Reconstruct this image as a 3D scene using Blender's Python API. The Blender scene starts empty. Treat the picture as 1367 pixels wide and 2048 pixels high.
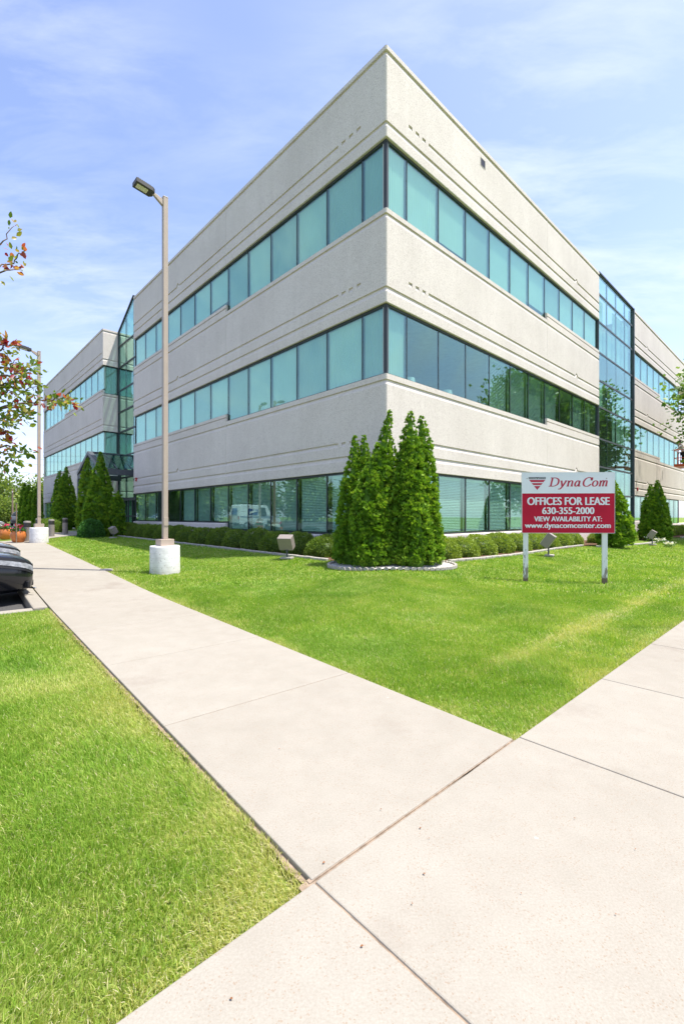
import bpy, bmesh, math, random
import numpy as np
from mathutils import Vector, Matrix

S = bpy.context.scene
COL = S.collection
rng = np.random.default_rng(7)
random.seed(7)

# ------------------------------------------------------------------ camera, sky, sun, exposure
F_PX, W_PX, H_PX, Y_HOR, EYE = 910.0, 1367.0, 2048.0, 1033.0, 1.33
cam_d = bpy.data.cameras.new("camera")
cam = bpy.data.objects.new("camera", cam_d)
COL.objects.link(cam)
cam.location = (0, 0, EYE)
cam.rotation_euler = (math.radians(90), 0, 0)
cam_d.sensor_fit = 'HORIZONTAL'
cam_d.sensor_width = 36.0
cam_d.lens = 36.0 * F_PX / W_PX
cam_d.shift_y = (Y_HOR - H_PX / 2) / W_PX
cam_d.clip_start = 0.05
cam_d.clip_end = 3000
S.camera = cam

SUN_EL, SUN_AZ = math.radians(69), math.radians(-5)   # azimuth measured from +X
sun_vec = Vector((math.cos(SUN_EL) * math.cos(SUN_AZ), math.cos(SUN_EL) * math.sin(SUN_AZ), math.sin(SUN_EL)))
world = bpy.data.worlds.new("World")
S.world = world
world.use_nodes = True
nt = world.node_tree
for n in list(nt.nodes):
    nt.nodes.remove(n)
def wn(t, **k):
    n = nt.nodes.new(t)
    for a, b in k.items():
        setattr(n, a, b)
    return n
sky = wn('ShaderNodeTexSky', sky_type='NISHITA', sun_disc=False)
sky.sun_elevation = SUN_EL
sky.sun_rotation = math.radians(90) - SUN_AZ
sky.altitude = 200
sky.air_density = 1.0
sky.dust_density = 1.2
sky.ozone_density = 1.4
tc = wn('ShaderNodeTexCoord')
sep = wn('ShaderNodeSeparateXYZ')
nt.links.new(tc.outputs['Generated'], sep.inputs[0])
zc = wn('ShaderNodeMath', operation='MAXIMUM'); zc.inputs[1].default_value = 0.03
nt.links.new(sep.outputs['Z'], zc.inputs[0])
zo = wn('ShaderNodeMath', operation='ADD'); zo.inputs[1].default_value = 0.12
nt.links.new(zc.outputs[0], zo.inputs[0])
dx = wn('ShaderNodeMath', operation='DIVIDE'); dy = wn('ShaderNodeMath', operation='DIVIDE')
nt.links.new(sep.outputs['X'], dx.inputs[0]); nt.links.new(zo.outputs[0], dx.inputs[1])
nt.links.new(sep.outputs['Y'], dy.inputs[0]); nt.links.new(zo.outputs[0], dy.inputs[1])
cmb = wn('ShaderNodeCombineXYZ')
nt.links.new(dx.outputs[0], cmb.inputs[0]); nt.links.new(dy.outputs[0], cmb.inputs[1])
mp = wn('ShaderNodeMapping')
mp.inputs['Rotation'].default_value = (0, 0, math.radians(-25))
mp.inputs['Scale'].default_value = (1.1, 2.9, 1)
mp.inputs['Location'].default_value = (1.7, 0.4, 0)
nt.links.new(cmb.outputs[0], mp.inputs[0])
n1 = wn('ShaderNodeTexNoise'); n1.inputs['Scale'].default_value = 2.1; n1.inputs['Detail'].default_value = 9; n1.inputs['Roughness'].default_value = 0.62; n1.inputs['Distortion'].default_value = 0.35
nt.links.new(mp.outputs[0], n1.inputs['Vector'])
n2 = wn('ShaderNodeTexNoise'); n2.inputs['Scale'].default_value = 0.7; n2.inputs['Detail'].default_value = 3
nt.links.new(cmb.outputs[0], n2.inputs['Vector'])
mul = wn('ShaderNodeMath', operation='MULTIPLY')
r1 = wn('ShaderNodeValToRGB'); r1.color_ramp.elements[0].position = 0.43; r1.color_ramp.elements[1].position = 0.70
r2 = wn('ShaderNodeValToRGB'); r2.color_ramp.elements[0].position = 0.38; r2.color_ramp.elements[1].position = 0.60
nt.links.new(n1.outputs['Fac'], r1.inputs[0]); nt.links.new(n2.outputs['Fac'], r2.inputs[0])
nt.links.new(r1.outputs[0], mul.inputs[0]); nt.links.new(r2.outputs[0], mul.inputs[1])
cf = wn('ShaderNodeMath', operation='MULTIPLY'); cf.inputs[1].default_value = 0.52
nt.links.new(mul.outputs[0], cf.inputs[0])
# hazier, whiter air towards the horizon
hz = wn('ShaderNodeMapRange'); hz.inputs['From Min'].default_value = 0.0; hz.inputs['From Max'].default_value = 0.50
hz.inputs['To Min'].default_value = 0.55; hz.inputs['To Max'].default_value = 0.0
nt.links.new(sep.outputs['Z'], hz.inputs['Value'])
tint = wn('ShaderNodeMix', data_type='RGBA', blend_type='MULTIPLY'); tint.inputs['Factor'].default_value = 1.0
nt.links.new(sky.outputs[0], tint.inputs['A'])
SKY_TINT = (1.12, 1.01, 1.06, 1)
tint.inputs['B'].default_value = SKY_TINT
CLOUD = (4.3, 4.5, 5.0, 1)
HAZE = (2.85, 3.2, 4.4, 1)
m0 = wn('ShaderNodeMix', data_type='RGBA')
nt.links.new(hz.outputs[0], m0.inputs['Factor']); nt.links.new(tint.outputs['Result'], m0.inputs['A']); m0.inputs['B'].default_value = HAZE
m1 = wn('ShaderNodeMix', data_type='RGBA')
nt.links.new(cf.outputs[0], m1.inputs['Factor']); nt.links.new(m0.outputs['Result'], m1.inputs['A']); m1.inputs['B'].default_value = CLOUD
bg = wn('ShaderNodeBackground'); bg.inputs['Strength'].default_value = 0.14
nt.links.new(m1.outputs['Result'], bg.inputs['Color'])
wo = wn('ShaderNodeOutputWorld')
nt.links.new(bg.outputs[0], wo.inputs[0])

sun_d = bpy.data.lights.new("sun", 'SUN')
sun_d.energy = 3.8
sun_d.angle = math.radians(0.53)
sun_d.color = (1.0, 0.945, 0.87)
sun_o = bpy.data.objects.new("sun", sun_d)
sun_o.rotation_euler = sun_vec.to_track_quat('Z', 'Y').to_euler()
sun_o.location = (20, -5, 40)
COL.objects.link(sun_o)

S.view_settings.view_transform = 'Standard'
S.view_settings.look = 'None'
S.view_settings.exposure = 1.12
S.view_settings.gamma = 1.0
S.render.engine = 'CYCLES'
S.cycles.use_denoising = True
S.cycles.max_bounces = 10
S.cycles.transparent_max_bounces = 12
S.cycles.sample_clamp_indirect = 6.0

# ------------------------------------------------------------------ helpers
def V(*a):
    return np.array(a, float)

class MB:
    """collects polygons, builds one mesh object"""
    def __init__(self):
        self.v, self.f, self.m = [], [], []
    def add(self, verts, faces, mat=0):
        o = len(self.v)
        self.v.extend([tuple(map(float, p)) for p in verts])
        for f in faces:
            self.f.append([i + o for i in f]); self.m.append(mat)
    def box8(self, p, mat=0):       # p: 4 bottom ccw + 4 top ccw
        self.add(p, [[3, 2, 1, 0], [4, 5, 6, 7], [0, 1, 5, 4], [1, 2, 6, 5], [2, 3, 7, 6], [3, 0, 4, 7]], mat)
    def box(self, c, s, mat=0, rz=0.0, M=None):
        hx, hy, hz = s[0] / 2, s[1] / 2, s[2] / 2
        p = [(-hx, -hy, -hz), (hx, -hy, -hz), (hx, hy, -hz), (-hx, hy, -hz), (-hx, -hy, hz), (hx, -hy, hz), (hx, hy, hz), (-hx, hy, hz)]
        if M is not None:
            q = [tuple(M @ Vector(a) + Vector(c)) for a in p]
        else:
            cs, sn = math.cos(rz), math.sin(rz)
            q = [(c[0] + a * cs - b * sn, c[1] + a * sn + b * cs, c[2] + z) for a, b, z in p]
        self.box8(q, mat)
    def tube(self, pts, rad, seg=8, mat=0, cap=True):
        pts = [Vector(p) for p in pts]
        n = len(pts)
        if not hasattr(rad, '__len__'):
            rad = [rad] * n
        rings = []
        ref = None
        for i, p in enumerate(pts):
            t = (pts[min(i + 1, n - 1)] - pts[max(i - 1, 0)]).normalized()
            if ref is None:
                a = Vector((0, 0, 1)) if abs(t.z) < 0.9 else Vector((1, 0, 0))
                ref = t.cross(a).normalized()
            ref = (ref - t * ref.dot(t)).normalized()
            b = t.cross(ref)
            rings.append([p + (ref * math.cos(2 * math.pi * k / seg) + b * math.sin(2 * math.pi * k / seg)) * rad[i] for k in range(seg)])
        vs = [q for r in rings for q in r]
        fs = []
        for i in range(n - 1):
            for k in range(seg):
                k2 = (k + 1) % seg
                fs.append([i * seg + k, i * seg + k2, (i + 1) * seg + k2, (i + 1) * seg + k])
        if cap:
            fs.append(list(range(seg))[::-1]); fs.append([(n - 1) * seg + k for k in range(seg)])
        self.add(vs, fs, mat)
    def lathe(self, prof, seg=24, c=(0, 0, 0), mat=0, axis='z', close=False):
        vs = []
        for r, h in prof:
            for k in range(seg):
                a = 2 * math.pi * k / seg
                if axis == 'z':
                    vs.append((c[0] + r * math.cos(a), c[1] + r * math.sin(a), c[2] + h))
                else:      # axis y
                    vs.append((c[0] + r * math.cos(a), c[1] + h, c[2] + r * math.sin(a)))
        fs = []
        n = len(prof)
        for i in range(n - 1):
            for k in range(seg):
                k2 = (k + 1) % seg
                q = [i * seg + k, i * seg + k2, (i + 1) * seg + k2, (i + 1) * seg + k]
                fs.append(q if axis == 'z' else q[::-1])
        fs.append(list(range(seg))[::-1]); fs.append([(n - 1) * seg + k for k in range(seg)])
        self.add(vs, fs, mat)
    def build(self, name, mats, parent=None, loc=None, smooth=False, bevel=0.0, world_verts=True, bseg=2):
        me = bpy.data.meshes.new(name)
        off = Vector((0, 0, 0))
        if parent is not None and world_verts:
            off = WPOS.get(parent.name, Vector((0, 0, 0)))
        vs = [(a[0] - off.x, a[1] - off.y, a[2] - off.z) for a in self.v]
        me.from_pydata(vs, [], self.f)
        if not isinstance(mats, (list, tuple)):
            mats = [mats]
        for m in mats:
            me.materials.append(m)
        me.polygons.foreach_set('material_index', self.m)
        me.update()
        bm = bmesh.new(); bm.from_mesh(me)
        bmesh.ops.recalc_face_normals(bm, faces=bm.faces[:])
        if bevel > 0:
            bmesh.ops.remove_doubles(bm, verts=bm.verts[:], dist=1e-5)
            es = [e for e in bm.edges if len(e.link_faces) == 2 and e.calc_face_angle(0) > 0.5]
            bmesh.ops.bevel(bm, geom=es, offset=bevel, segments=bseg, affect='EDGES', profile=0.5)
        bm.to_mesh(me); bm.free()
        if smooth:
            me.polygons.foreach_set('use_smooth', [True] * len(me.polygons))
            try:
                me.set_sharp_from_angle(angle=math.radians(38))
            except Exception:
                pass
        o = bpy.data.objects.new(name, me)
        COL.objects.link(o)
        if loc is not None:
            o.location = loc
        if parent is not None:
            o.parent = parent
            WPOS[o.name] = off
        else:
            WPOS[o.name] = Vector(loc) if loc is not None else Vector((0, 0, 0))
        return o

WPOS = {}
def thing(name, label, cat, loc=(0, 0, 0), rz=0.0, group=None):
    o = bpy.data.objects.new(name, None)
    o.empty_display_size = 0.2
    COL.objects.link(o)
    o.location = loc; o.rotation_euler = (0, 0, rz)
    WPOS[o.name] = Vector(loc)
    return tag(o, label, cat, group)
def tag(o, label=None, cat=None, group=None, kind=None):
    if label: o['label'] = label
    if cat: o['category'] = cat
    if group: o['group'] = group
    if kind: o['kind'] = kind
    return o
def dup(root, loc, rz, label, group=None, cat=None):
    r = root.copy(); COL.objects.link(r)
    r.location = loc; r.rotation_euler = (0, 0, rz)
    r['label'] = label
    if group: r['group'] = group
    if cat: r['category'] = cat
    for ch in list(root.children):
        c = ch.copy(); COL.objects.link(c); c.parent = r
        for g in list(ch.children):
            k = g.copy(); COL.objects.link(k); k.parent = c
    return r

def raw_mesh(name, verts, faces_flat, loop_starts, loop_totals, mat, attr=None, parent=None, smooth=False, loc=None):
    me = bpy.data.meshes.new(name)
    nv = len(verts)
    off = np.zeros(3)
    if parent is not None:
        off = np.array(WPOS.get(parent.name, Vector((0, 0, 0))))
    me.vertices.add(nv)
    me.vertices.foreach_set('co', (verts - off).astype(np.float32).ravel())
    me.loops.add(len(faces_flat)); me.loops.foreach_set('vertex_index', faces_flat.astype(np.int32))
    me.polygons.add(len(loop_starts))
    me.polygons.foreach_set('loop_start', loop_starts.astype(np.int32))
    if smooth:
        me.polygons.foreach_set('use_smooth', np.ones(len(loop_starts), bool))
    me.update(calc_edges=True)
    if attr is not None:
        for an, av in attr.items():
            at = me.attributes.new(an, 'FLOAT', 'POINT')
            at.data.foreach_set('value', av.astype(np.float32))
    for m in (mat if isinstance(mat, (list, tuple)) else [mat]):
        me.materials.append(m)
    o = bpy.data.objects.new(name, me)
    COL.objects.link(o)
    if loc is not None: o.location = loc
    if parent is not None:
        o.parent = parent
        WPOS[o.name] = WPOS.get(parent.name, Vector((0, 0, 0)))
    return o

def scatter(tv, tf, pos, ax, ay, az, sc):
    """instances a template (k,3) at pos (n,3) with axes; returns verts and face arrays"""
    n, k = len(pos), len(tv)
    sc = np.asarray(sc).reshape(n, -1)
    if sc.shape[1] == 1: sc = np.repeat(sc, 3, 1)
    t = tv[None] * sc[:, None, :]
    v = pos[:, None] + t[..., 0:1] * ax[:, None] + t[..., 1:2] * ay[:, None] + t[..., 2:3] * az[:, None]
    ff = np.concatenate([np.array(f) for f in tf]); tot = np.array([len(f) for f in tf])
    faces = (ff[None] + (np.arange(n) * k)[:, None]).ravel()
    totals = np.tile(tot, n)
    starts = np.concatenate([[0], np.cumsum(totals)[:-1]])
    return v.reshape(-1, 3), faces, starts, totals

def norm(a):
    return a / np.maximum(np.linalg.norm(a, axis=-1, keepdims=True), 1e-9)
def frame(zdir, spin):
    """axes with y along zdir-ish growth direction; spin about it"""
    y = norm(zdir)
    h = np.where(np.abs(y[:, 2:3]) < 0.95, np.array([[0, 0, 1.0]]), np.array([[1.0, 0, 0]]))
    x0 = norm(np.cross(y, h)); z0 = np.cross(x0, y)
    c, s = np.cos(spin)[:, None], np.sin(spin)[:, None]
    x = x0 * c + z0 * s
    z = np.cross(x, y)
    return x, y, z

_perm = np.random.default_rng(3).random((64, 64, 64))
def vnoise(p):
    p = np.asarray(p, float)
    if p.shape[1] == 2: p = np.concatenate([p, np.zeros((len(p), 1))], 1)
    i = np.floor(p).astype(int); f = p - i; f = f * f * (3 - 2 * f)
    r = 0
    for dx_ in (0, 1):
        for dy_ in (0, 1):
            for dz_ in (0, 1):
                w = (f[:, 0] if dx_ else 1 - f[:, 0]) * (f[:, 1] if dy_ else 1 - f[:, 1]) * (f[:, 2] if dz_ else 1 - f[:, 2])
                r = r + w * _perm[(i[:, 0] + dx_) % 64, (i[:, 1] + dy_) % 64, (i[:, 2] + dz_) % 64]
    return r
def fbm(p, o=3):
    p = np.asarray(p, float); r = 0; a = 0.5; t = 0
    for k in range(o):
        r = r + a * vnoise(p * 2 ** k + 17.3 * k); t += a; a *= 0.5
    return r / t

# ------------------------------------------------------------------ materials
class NT:
    def __init__(self, name):
        self.m = bpy.data.materials.new(name); self.m.use_nodes = True
        self.t = self.m.node_tree
        for n in list(self.t.nodes): self.t.nodes.remove(n)
        self.out = self.n('ShaderNodeOutputMaterial')
    def n(self, t, _in=None, **k):
        x = self.t.nodes.new(t)
        for a, b in k.items(): setattr(x, a, b)
        for a, b in (_in or {}).items():
            if hasattr(b, 'is_linked') or hasattr(b, 'links'): self.t.links.new(b, x.inputs[a])
            else: x.inputs[a].default_value = b
        return x
    def link(self, a, b): self.t.links.new(a, b)
    def coord(self, scale=(1, 1, 1), rot=(0, 0, 0)):
        c = self.n('ShaderNodeTexCoord')
        mp = self.n('ShaderNodeMapping', {'Vector': c.outputs['Object'], 'Scale': scale, 'Rotation': rot})
        return mp.outputs[0]
    def noise(self, vec, scale, detail=4, rough=0.55):
        return self.n('ShaderNodeTexNoise', {'Vector': vec, 'Scale': scale, 'Detail': detail, 'Roughness': rough}).outputs['Fac']
    def ramp(self, fac, stops):
        r = self.n('ShaderNodeValToRGB', {'Fac': fac})
        e = r.color_ramp.elements
        while len(e) < len(stops): e.new(0.5)
        for el, (p, c) in zip(e, stops):
            el.position = p; el.color = (*c, 1) if len(c) == 3 else c
        return r.outputs[0]
    def mix(self, fac, a, b, blend='MIX'):
        x = self.n('ShaderNodeMix', data_type='RGBA', blend_type=blend)
        for s, v in (('Factor', fac), ('A', a), ('B', b)):
            if hasattr(v, 'links'): self.t.links.new(v, x.inputs[s])
            else: x.inputs[s].default_value = v if s == 'Factor' else ((*v, 1) if len(v) == 3 else v)
        return x.outputs['Result']
    def math(self, op, a, b=None):
        x = self.n('ShaderNodeMath', operation=op)
        for i, v in enumerate((a, b)):
            if v is None: continue
            if hasattr(v, 'links'): self.t.links.new(v, x.inputs[i])
            else: x.inputs[i].default_value = v
        return x.outputs[0]
    def bsdf(self, color, rough=0.6, spec=0.4, metal=0.0, bump=None, bstr=0.3, bdist=0.01, coat=0.0):
        p = self.n('ShaderNodeBsdfPrincipled')
        for s, v in (('Base Color', color), ('Roughness', rough), ('Specular IOR Level', spec), ('Metallic', metal), ('Coat Weight', coat)):
            if hasattr(v, 'links'): self.t.links.new(v, p.inputs[s])
            else: p.inputs[s].default_value = (*v, 1) if s == 'Base Color' and len(v) == 3 else v
        if bump is not None:
            b = self.n('ShaderNodeBump', {'Height': bump, 'Strength': bstr, 'Distance': bdist})
            self.t.links.new(b.outputs[0], p.inputs['Normal'])
        self.t.links.new(p.outputs[0], self.out.inputs[0])
        return p

def simple(name, col, rough=0.5, spec=0.4, metal=0.0, var=0.12, scale=6.0, coat=0.0):
    m = NT(name)
    n = m.noise(m.coord(), scale, 4)
    c = m.ramp(n, [(0.25, tuple(x * (1 - var) for x in col)), (0.75, tuple(min(1, x * (1 + var)) for x in col))])
    m.bsdf(c, rough, spec, metal, coat=coat)
    return m.m

def wall_mat(name, base, streaks=False):
    m = NT(name)
    o = m.coord()
    fine = m.noise(o, 95, 3, 0.7)
    vor = m.n('ShaderNodeTexVoronoi', {'Vector': o, 'Scale': 80.0}).outputs['Color']
    vorv = m.n('ShaderNodeSeparateColor', {'Color': vor}).outputs[0]
    big = m.noise(o, 0.55, 4)
    st = m.noise(m.coord((2.2, 2.2, 0.10)), 1.6, 4, 0.6)
    c = m.ramp(fine, [(0.3, tuple(x * 0.80 for x in base)), (0.7, tuple(min(0.86, x * 1.12) for x in base))])
    c = m.mix(m.math('MULTIPLY', m.math('GREATER_THAN', vorv, 0.80), 0.45), c, (0.80, 0.76, 0.70))
    c = m.mix(m.math('MULTIPLY', m.math('LESS_THAN', vorv, 0.16), 0.50), c, (0.30, 0.25, 0.21))
    c = m.mix(1.0, c, m.ramp(big, [(0.3, (0.93, 0.925, 0.92)), (0.7, (1.04, 1.04, 1.04))]), 'MULTIPLY')
    c = m.mix(0.30, c, m.ramp(st, [(0.32, (0.90, 0.895, 0.885)), (0.62, (1.03, 1.03, 1.03))]), 'MULTIPLY')
    if streaks:                                      # dark vertical runs in bands under the sills
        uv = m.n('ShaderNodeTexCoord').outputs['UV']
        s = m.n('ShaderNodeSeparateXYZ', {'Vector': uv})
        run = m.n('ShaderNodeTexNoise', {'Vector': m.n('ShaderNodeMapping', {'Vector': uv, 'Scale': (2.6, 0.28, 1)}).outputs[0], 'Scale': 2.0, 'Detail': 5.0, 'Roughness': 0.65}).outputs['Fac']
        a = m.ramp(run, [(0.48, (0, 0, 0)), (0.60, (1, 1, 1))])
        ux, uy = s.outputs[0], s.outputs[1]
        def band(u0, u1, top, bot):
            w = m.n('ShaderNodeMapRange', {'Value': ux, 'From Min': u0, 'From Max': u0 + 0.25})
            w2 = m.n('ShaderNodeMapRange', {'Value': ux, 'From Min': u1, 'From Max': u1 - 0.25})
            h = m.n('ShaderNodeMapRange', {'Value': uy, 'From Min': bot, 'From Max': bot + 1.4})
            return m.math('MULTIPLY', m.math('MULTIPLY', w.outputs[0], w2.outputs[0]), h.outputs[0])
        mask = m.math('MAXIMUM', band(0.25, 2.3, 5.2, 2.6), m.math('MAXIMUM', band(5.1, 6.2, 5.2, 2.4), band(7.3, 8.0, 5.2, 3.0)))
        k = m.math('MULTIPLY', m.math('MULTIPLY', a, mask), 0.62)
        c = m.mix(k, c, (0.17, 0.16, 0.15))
    m.bsdf(c, 0.85, 0.25, bump=m.math('ADD', fine, vorv), bstr=0.2, bdist=0.004)
    return m.m

def glass_mat(name, tint, f0=0.10, refl=(0.80, 0.93, 0.95)):
    """tinted reflective pane; the pane is a thin box, so tint and reflectance act once per face"""
    m = NT(name)
    geo = m.n('ShaderNodeNewGeometry')
    d = m.n('ShaderNodeVectorMath', {0: geo.outputs['Incoming'], 1: geo.outputs['Normal']}, operation='DOT_PRODUCT')
    c = m.math('SUBTRACT', 1.0, m.math('MINIMUM', m.math('ABSOLUTE', d.outputs['Value']), 1.0))
    fr = m.math('ADD', f0, m.math('MULTIPLY', m.math('POWER', c, 5.0), 1 - f0))
    n = m.noise(m.coord(), 0.45, 1)
    b = m.n('ShaderNodeBump', {'Height': n, 'Strength': 0.012, 'Distance': 0.3})
    g = m.n('ShaderNodeBsdfGlossy', {'Color': (*refl, 1), 'Roughness': 0.0, 'Normal': b.outputs[0]})
    t = m.n('ShaderNodeBsdfTransparent', {'Color': (*[x ** 0.5 for x in tint], 1)})
    mx = m.n('ShaderNodeMixShader', {0: fr, 1: t.outputs[0], 2: g.outputs[0]})
    m.link(mx.outputs[0], m.out.inputs[0])
    return m.m

def foliage_mat(name, stops, trans=0.35, rough=0.55, spec=0.25, attr='tint', tcol=1.15):
    m = NT(name)
    a = m.n('ShaderNodeAttribute', attribute_name=attr).outputs['Fac']
    c = m.ramp(a, stops)
    p = m.n('ShaderNodeBsdfPrincipled', {'Base Color': c, 'Roughness': rough, 'Specular IOR Level': spec})
    tc_ = m.mix(1.0, c, (tcol * 1.05, tcol, tcol * 0.55), 'MULTIPLY')
    t = m.n('ShaderNodeBsdfTranslucent', {'Color': tc_})
    mx = m.n('ShaderNodeMixShader', {0: trans, 1: p.outputs[0], 2: t.outputs[0]})
    m.link(mx.outputs[0], m.out.inputs[0])
    return m.m

M = {}
M['wall'] = wall_mat('exposed_aggregate', (0.695, 0.632, 0.568))
M['wall_streaked'] = wall_mat('exposed_aggregate_streaked', (0.695, 0.632, 0.568), True)
M['glass'] = glass_mat('teal_glass', (0.62, 0.84, 0.755), 0.13, (0.71, 0.96, 0.89))
M['glass_dark'] = glass_mat('entry_glass', (0.30, 0.46, 0.44))
M['glass_car'] = glass_mat('car_glass', (0.25, 0.28, 0.28), 0.05, (0.9, 0.95, 1.0))
M['frame'] = simple('dark_bronze_frame', (0.034, 0.041, 0.046), 0.45, 0.4)
M['steel'] = simple('grey_steel', (0.075, 0.085, 0.095), 0.45, 0.4)
M['blind'] = simple('blind_fabric', (0.86, 0.86, 0.82), 0.7, 0.2, var=0.05, scale=1.2)
M['blind2'] = simple('blind_fabric_grey', (0.66, 0.68, 0.66), 0.7, 0.2, var=0.06, scale=1.2)
M['inside'] = simple('interior_paint', (0.42, 0.42, 0.40), 0.8, 0.1)
M['ceiling'] = simple('ceiling_tile', (0.62, 0.62, 0.60), 0.8, 0.1)
M['core'] = simple('interior_dark', (0.14, 0.14, 0.14), 0.8, 0.1)
M['roof'] = simple('roof_gravel', (0.32, 0.31, 0.29), 0.9, 0.1)
M['pole'] = simple('bronze_paint_pole', (0.40, 0.325, 0.26), 0.45, 0.4, var=0.05)
M['headgrey'] = simple('lamp_head_paint', (0.06, 0.057, 0.052), 0.5, 0.4)
M['lens'] = simple('lamp_lens', (0.72, 0.68, 0.55), 0.25, 0.5, var=0.05)
M['white'] = simple('white_paint', (0.78, 0.78, 0.76), 0.4, 0.4, var=0.04)
M['signwhite'] = simple('sign_white', (0.68, 0.71, 0.73), 0.35, 0.45, var=0.02)
M['red'] = simple('sign_red', (0.43, 0.014, 0.038), 0.6, 0.12, var=0.07, scale=3)
M['signred'] = simple('letter_red', (0.42, 0.025, 0.055), 0.4, 0.4, var=0.03)
M['black'] = simple('black_plastic', (0.014, 0.014, 0.015), 0.45, 0.4)
M['rubber'] = simple('tyre_rubber', (0.022, 0.022, 0.023), 0.8, 0.2)
M['alu'] = simple('alloy', (0.48, 0.48, 0.49), 0.3, 0.5, metal=0.8)
M['chrome'] = simple('chrome', (0.72, 0.72, 0.73), 0.08, 0.6, metal=1.0, var=0.02)
M['lamp_clear'] = simple('headlight_lens', (0.22, 0.23, 0.24), 0.05, 0.6, var=0.75, scale=11)
M['lamp_red'] = simple('tail_lens', (0.42, 0.012, 0.012), 0.12, 0.6)
M['flood'] = simple('flood_box', (0.25, 0.22, 0.195), 0.5, 0.4, var=0.06)
M['bollard'] = simple('bollard_taupe', (0.24, 0.215, 0.19), 0.6, 0.3, var=0.12, scale=20)
M['terracotta'] = simple('glazed_terracotta', (0.50, 0.16, 0.035), 0.35, 0.5, var=0.18, scale=5)
M['soil'] = simple('potting_soil', (0.05, 0.035, 0.025), 0.9, 0.1)
M['bark'] = simple('bark', (0.14, 0.105, 0.08), 0.85, 0.2, var=0.35, scale=24)
M['orange'] = simple('lift_orange', (0.62, 0.10, 0.02), 0.4, 0.4)
M['skin'] = simple('skin', (0.50, 0.30, 0.21), 0.5, 0.35, var=0.05)
M['shirt'] = simple('white_shirt', (0.66, 0.66, 0.68), 0.85, 0.1)
M['trouser'] = simple('dark_trousers', (0.03, 0.033, 0.042), 0.85, 0.1)
M['hair'] = simple('dark_hair', (0.035, 0.025, 0.02), 0.7, 0.2)
M['alarm'] = simple('alarm_red', (0.45, 0.02, 0.02), 0.4, 0.4)
M['stone'] = simple('edging_concrete', (0.36, 0.34, 0.30), 0.9, 0.15, var=0.25, scale=11)
M['sealant'] = simple('sealant', (0.62, 0.59, 0.55), 0.8, 0.1, var=0.05)
M['dirt'] = simple('joint_dirt', (0.26, 0.20, 0.145), 0.95, 0.1, var=0.4, scale=30)
M['post_wood'] = simple('weathered_wood', (0.22, 0.17, 0.12), 0.9, 0.1, var=0.3, scale=25)
M['blue'] = simple('mail_blue', (0.02, 0.06, 0.25), 0.4, 0.4)
M['paint_black'] = simple('paint_black', (0.006, 0.007, 0.010), 0.2, 0.35, var=0.02, coat=0.35)
M['paint_grey'] = simple('paint_grey', (0.10, 0.105, 0.11), 0.25, 0.5, var=0.02, coat=1.0)
M['paint_white'] = simple('paint_white', (0.74, 0.74, 0.73), 0.25, 0.5, var=0.02, coat=1.0)
M['paint_silver'] = simple('paint_silver', (0.36, 0.38, 0.40), 0.25, 0.5, var=0.02, coat=1.0)
M['paint_blue'] = simple('paint_blue', (0.03, 0.07, 0.15), 0.25, 0.5, var=0.02, coat=1.0)

def concrete_base():
    m = NT('white_cast_base')
    o = m.coord()
    n = m.noise(o, 7, 5, 0.6)
    pit = m.n('ShaderNodeTexVoronoi', {'Vector': m.coord((1, 1, 1.6)), 'Scale': 15.0, 'Randomness': 1.0}).outputs['Distance']
    c = m.ramp(n, [(0.3, (0.62, 0.61, 0.585)), (0.65, (0.80, 0.795, 0.775))])
    pits = m.math('MULTIPLY', m.math('LESS_THAN', pit, 0.17), m.math('GREATER_THAN', m.noise(o, 3.2, 2), 0.47))
    c = m.mix(m.math('MULTIPLY', pits, 0.75), c, (0.14, 0.13, 0.12))
    lines = m.n('ShaderNodeTexWave', {'Vector': o, 'Scale': 3.1, 'Distortion': 2.0, 'Detail': 3.0, 'Detail Scale': 2.0}, bands_direction='Z').outputs['Fac']
    c = m.mix(m.math('MULTIPLY', m.math('GREATER_THAN', lines, 0.965), 0.22), c, (0.34, 0.31, 0.27))
    z = m.n('ShaderNodeSeparateXYZ', {'Vector': m.n('ShaderNodeTexCoord').outputs['Object']}).outputs[2]
    dirt = m.n('ShaderNodeMapRange', {'Value': m.math('ADD', z, m.math('MULTIPLY', n, 0.25)), 'From Min': 0.34, 'From Max': 0.10}).outputs[0]
    c = m.mix(m.math('MULTIPLY', dirt, 0.5), c, (0.36, 0.32, 0.26))
    m.bsdf(c, 0.9, 0.2, bump=m.math('SUBTRACT', n, m.math('MULTIPLY', pits, 0.6)), bstr=0.4, bdist=0.01)
    return m.m
M['castbase'] = concrete_base()

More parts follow.
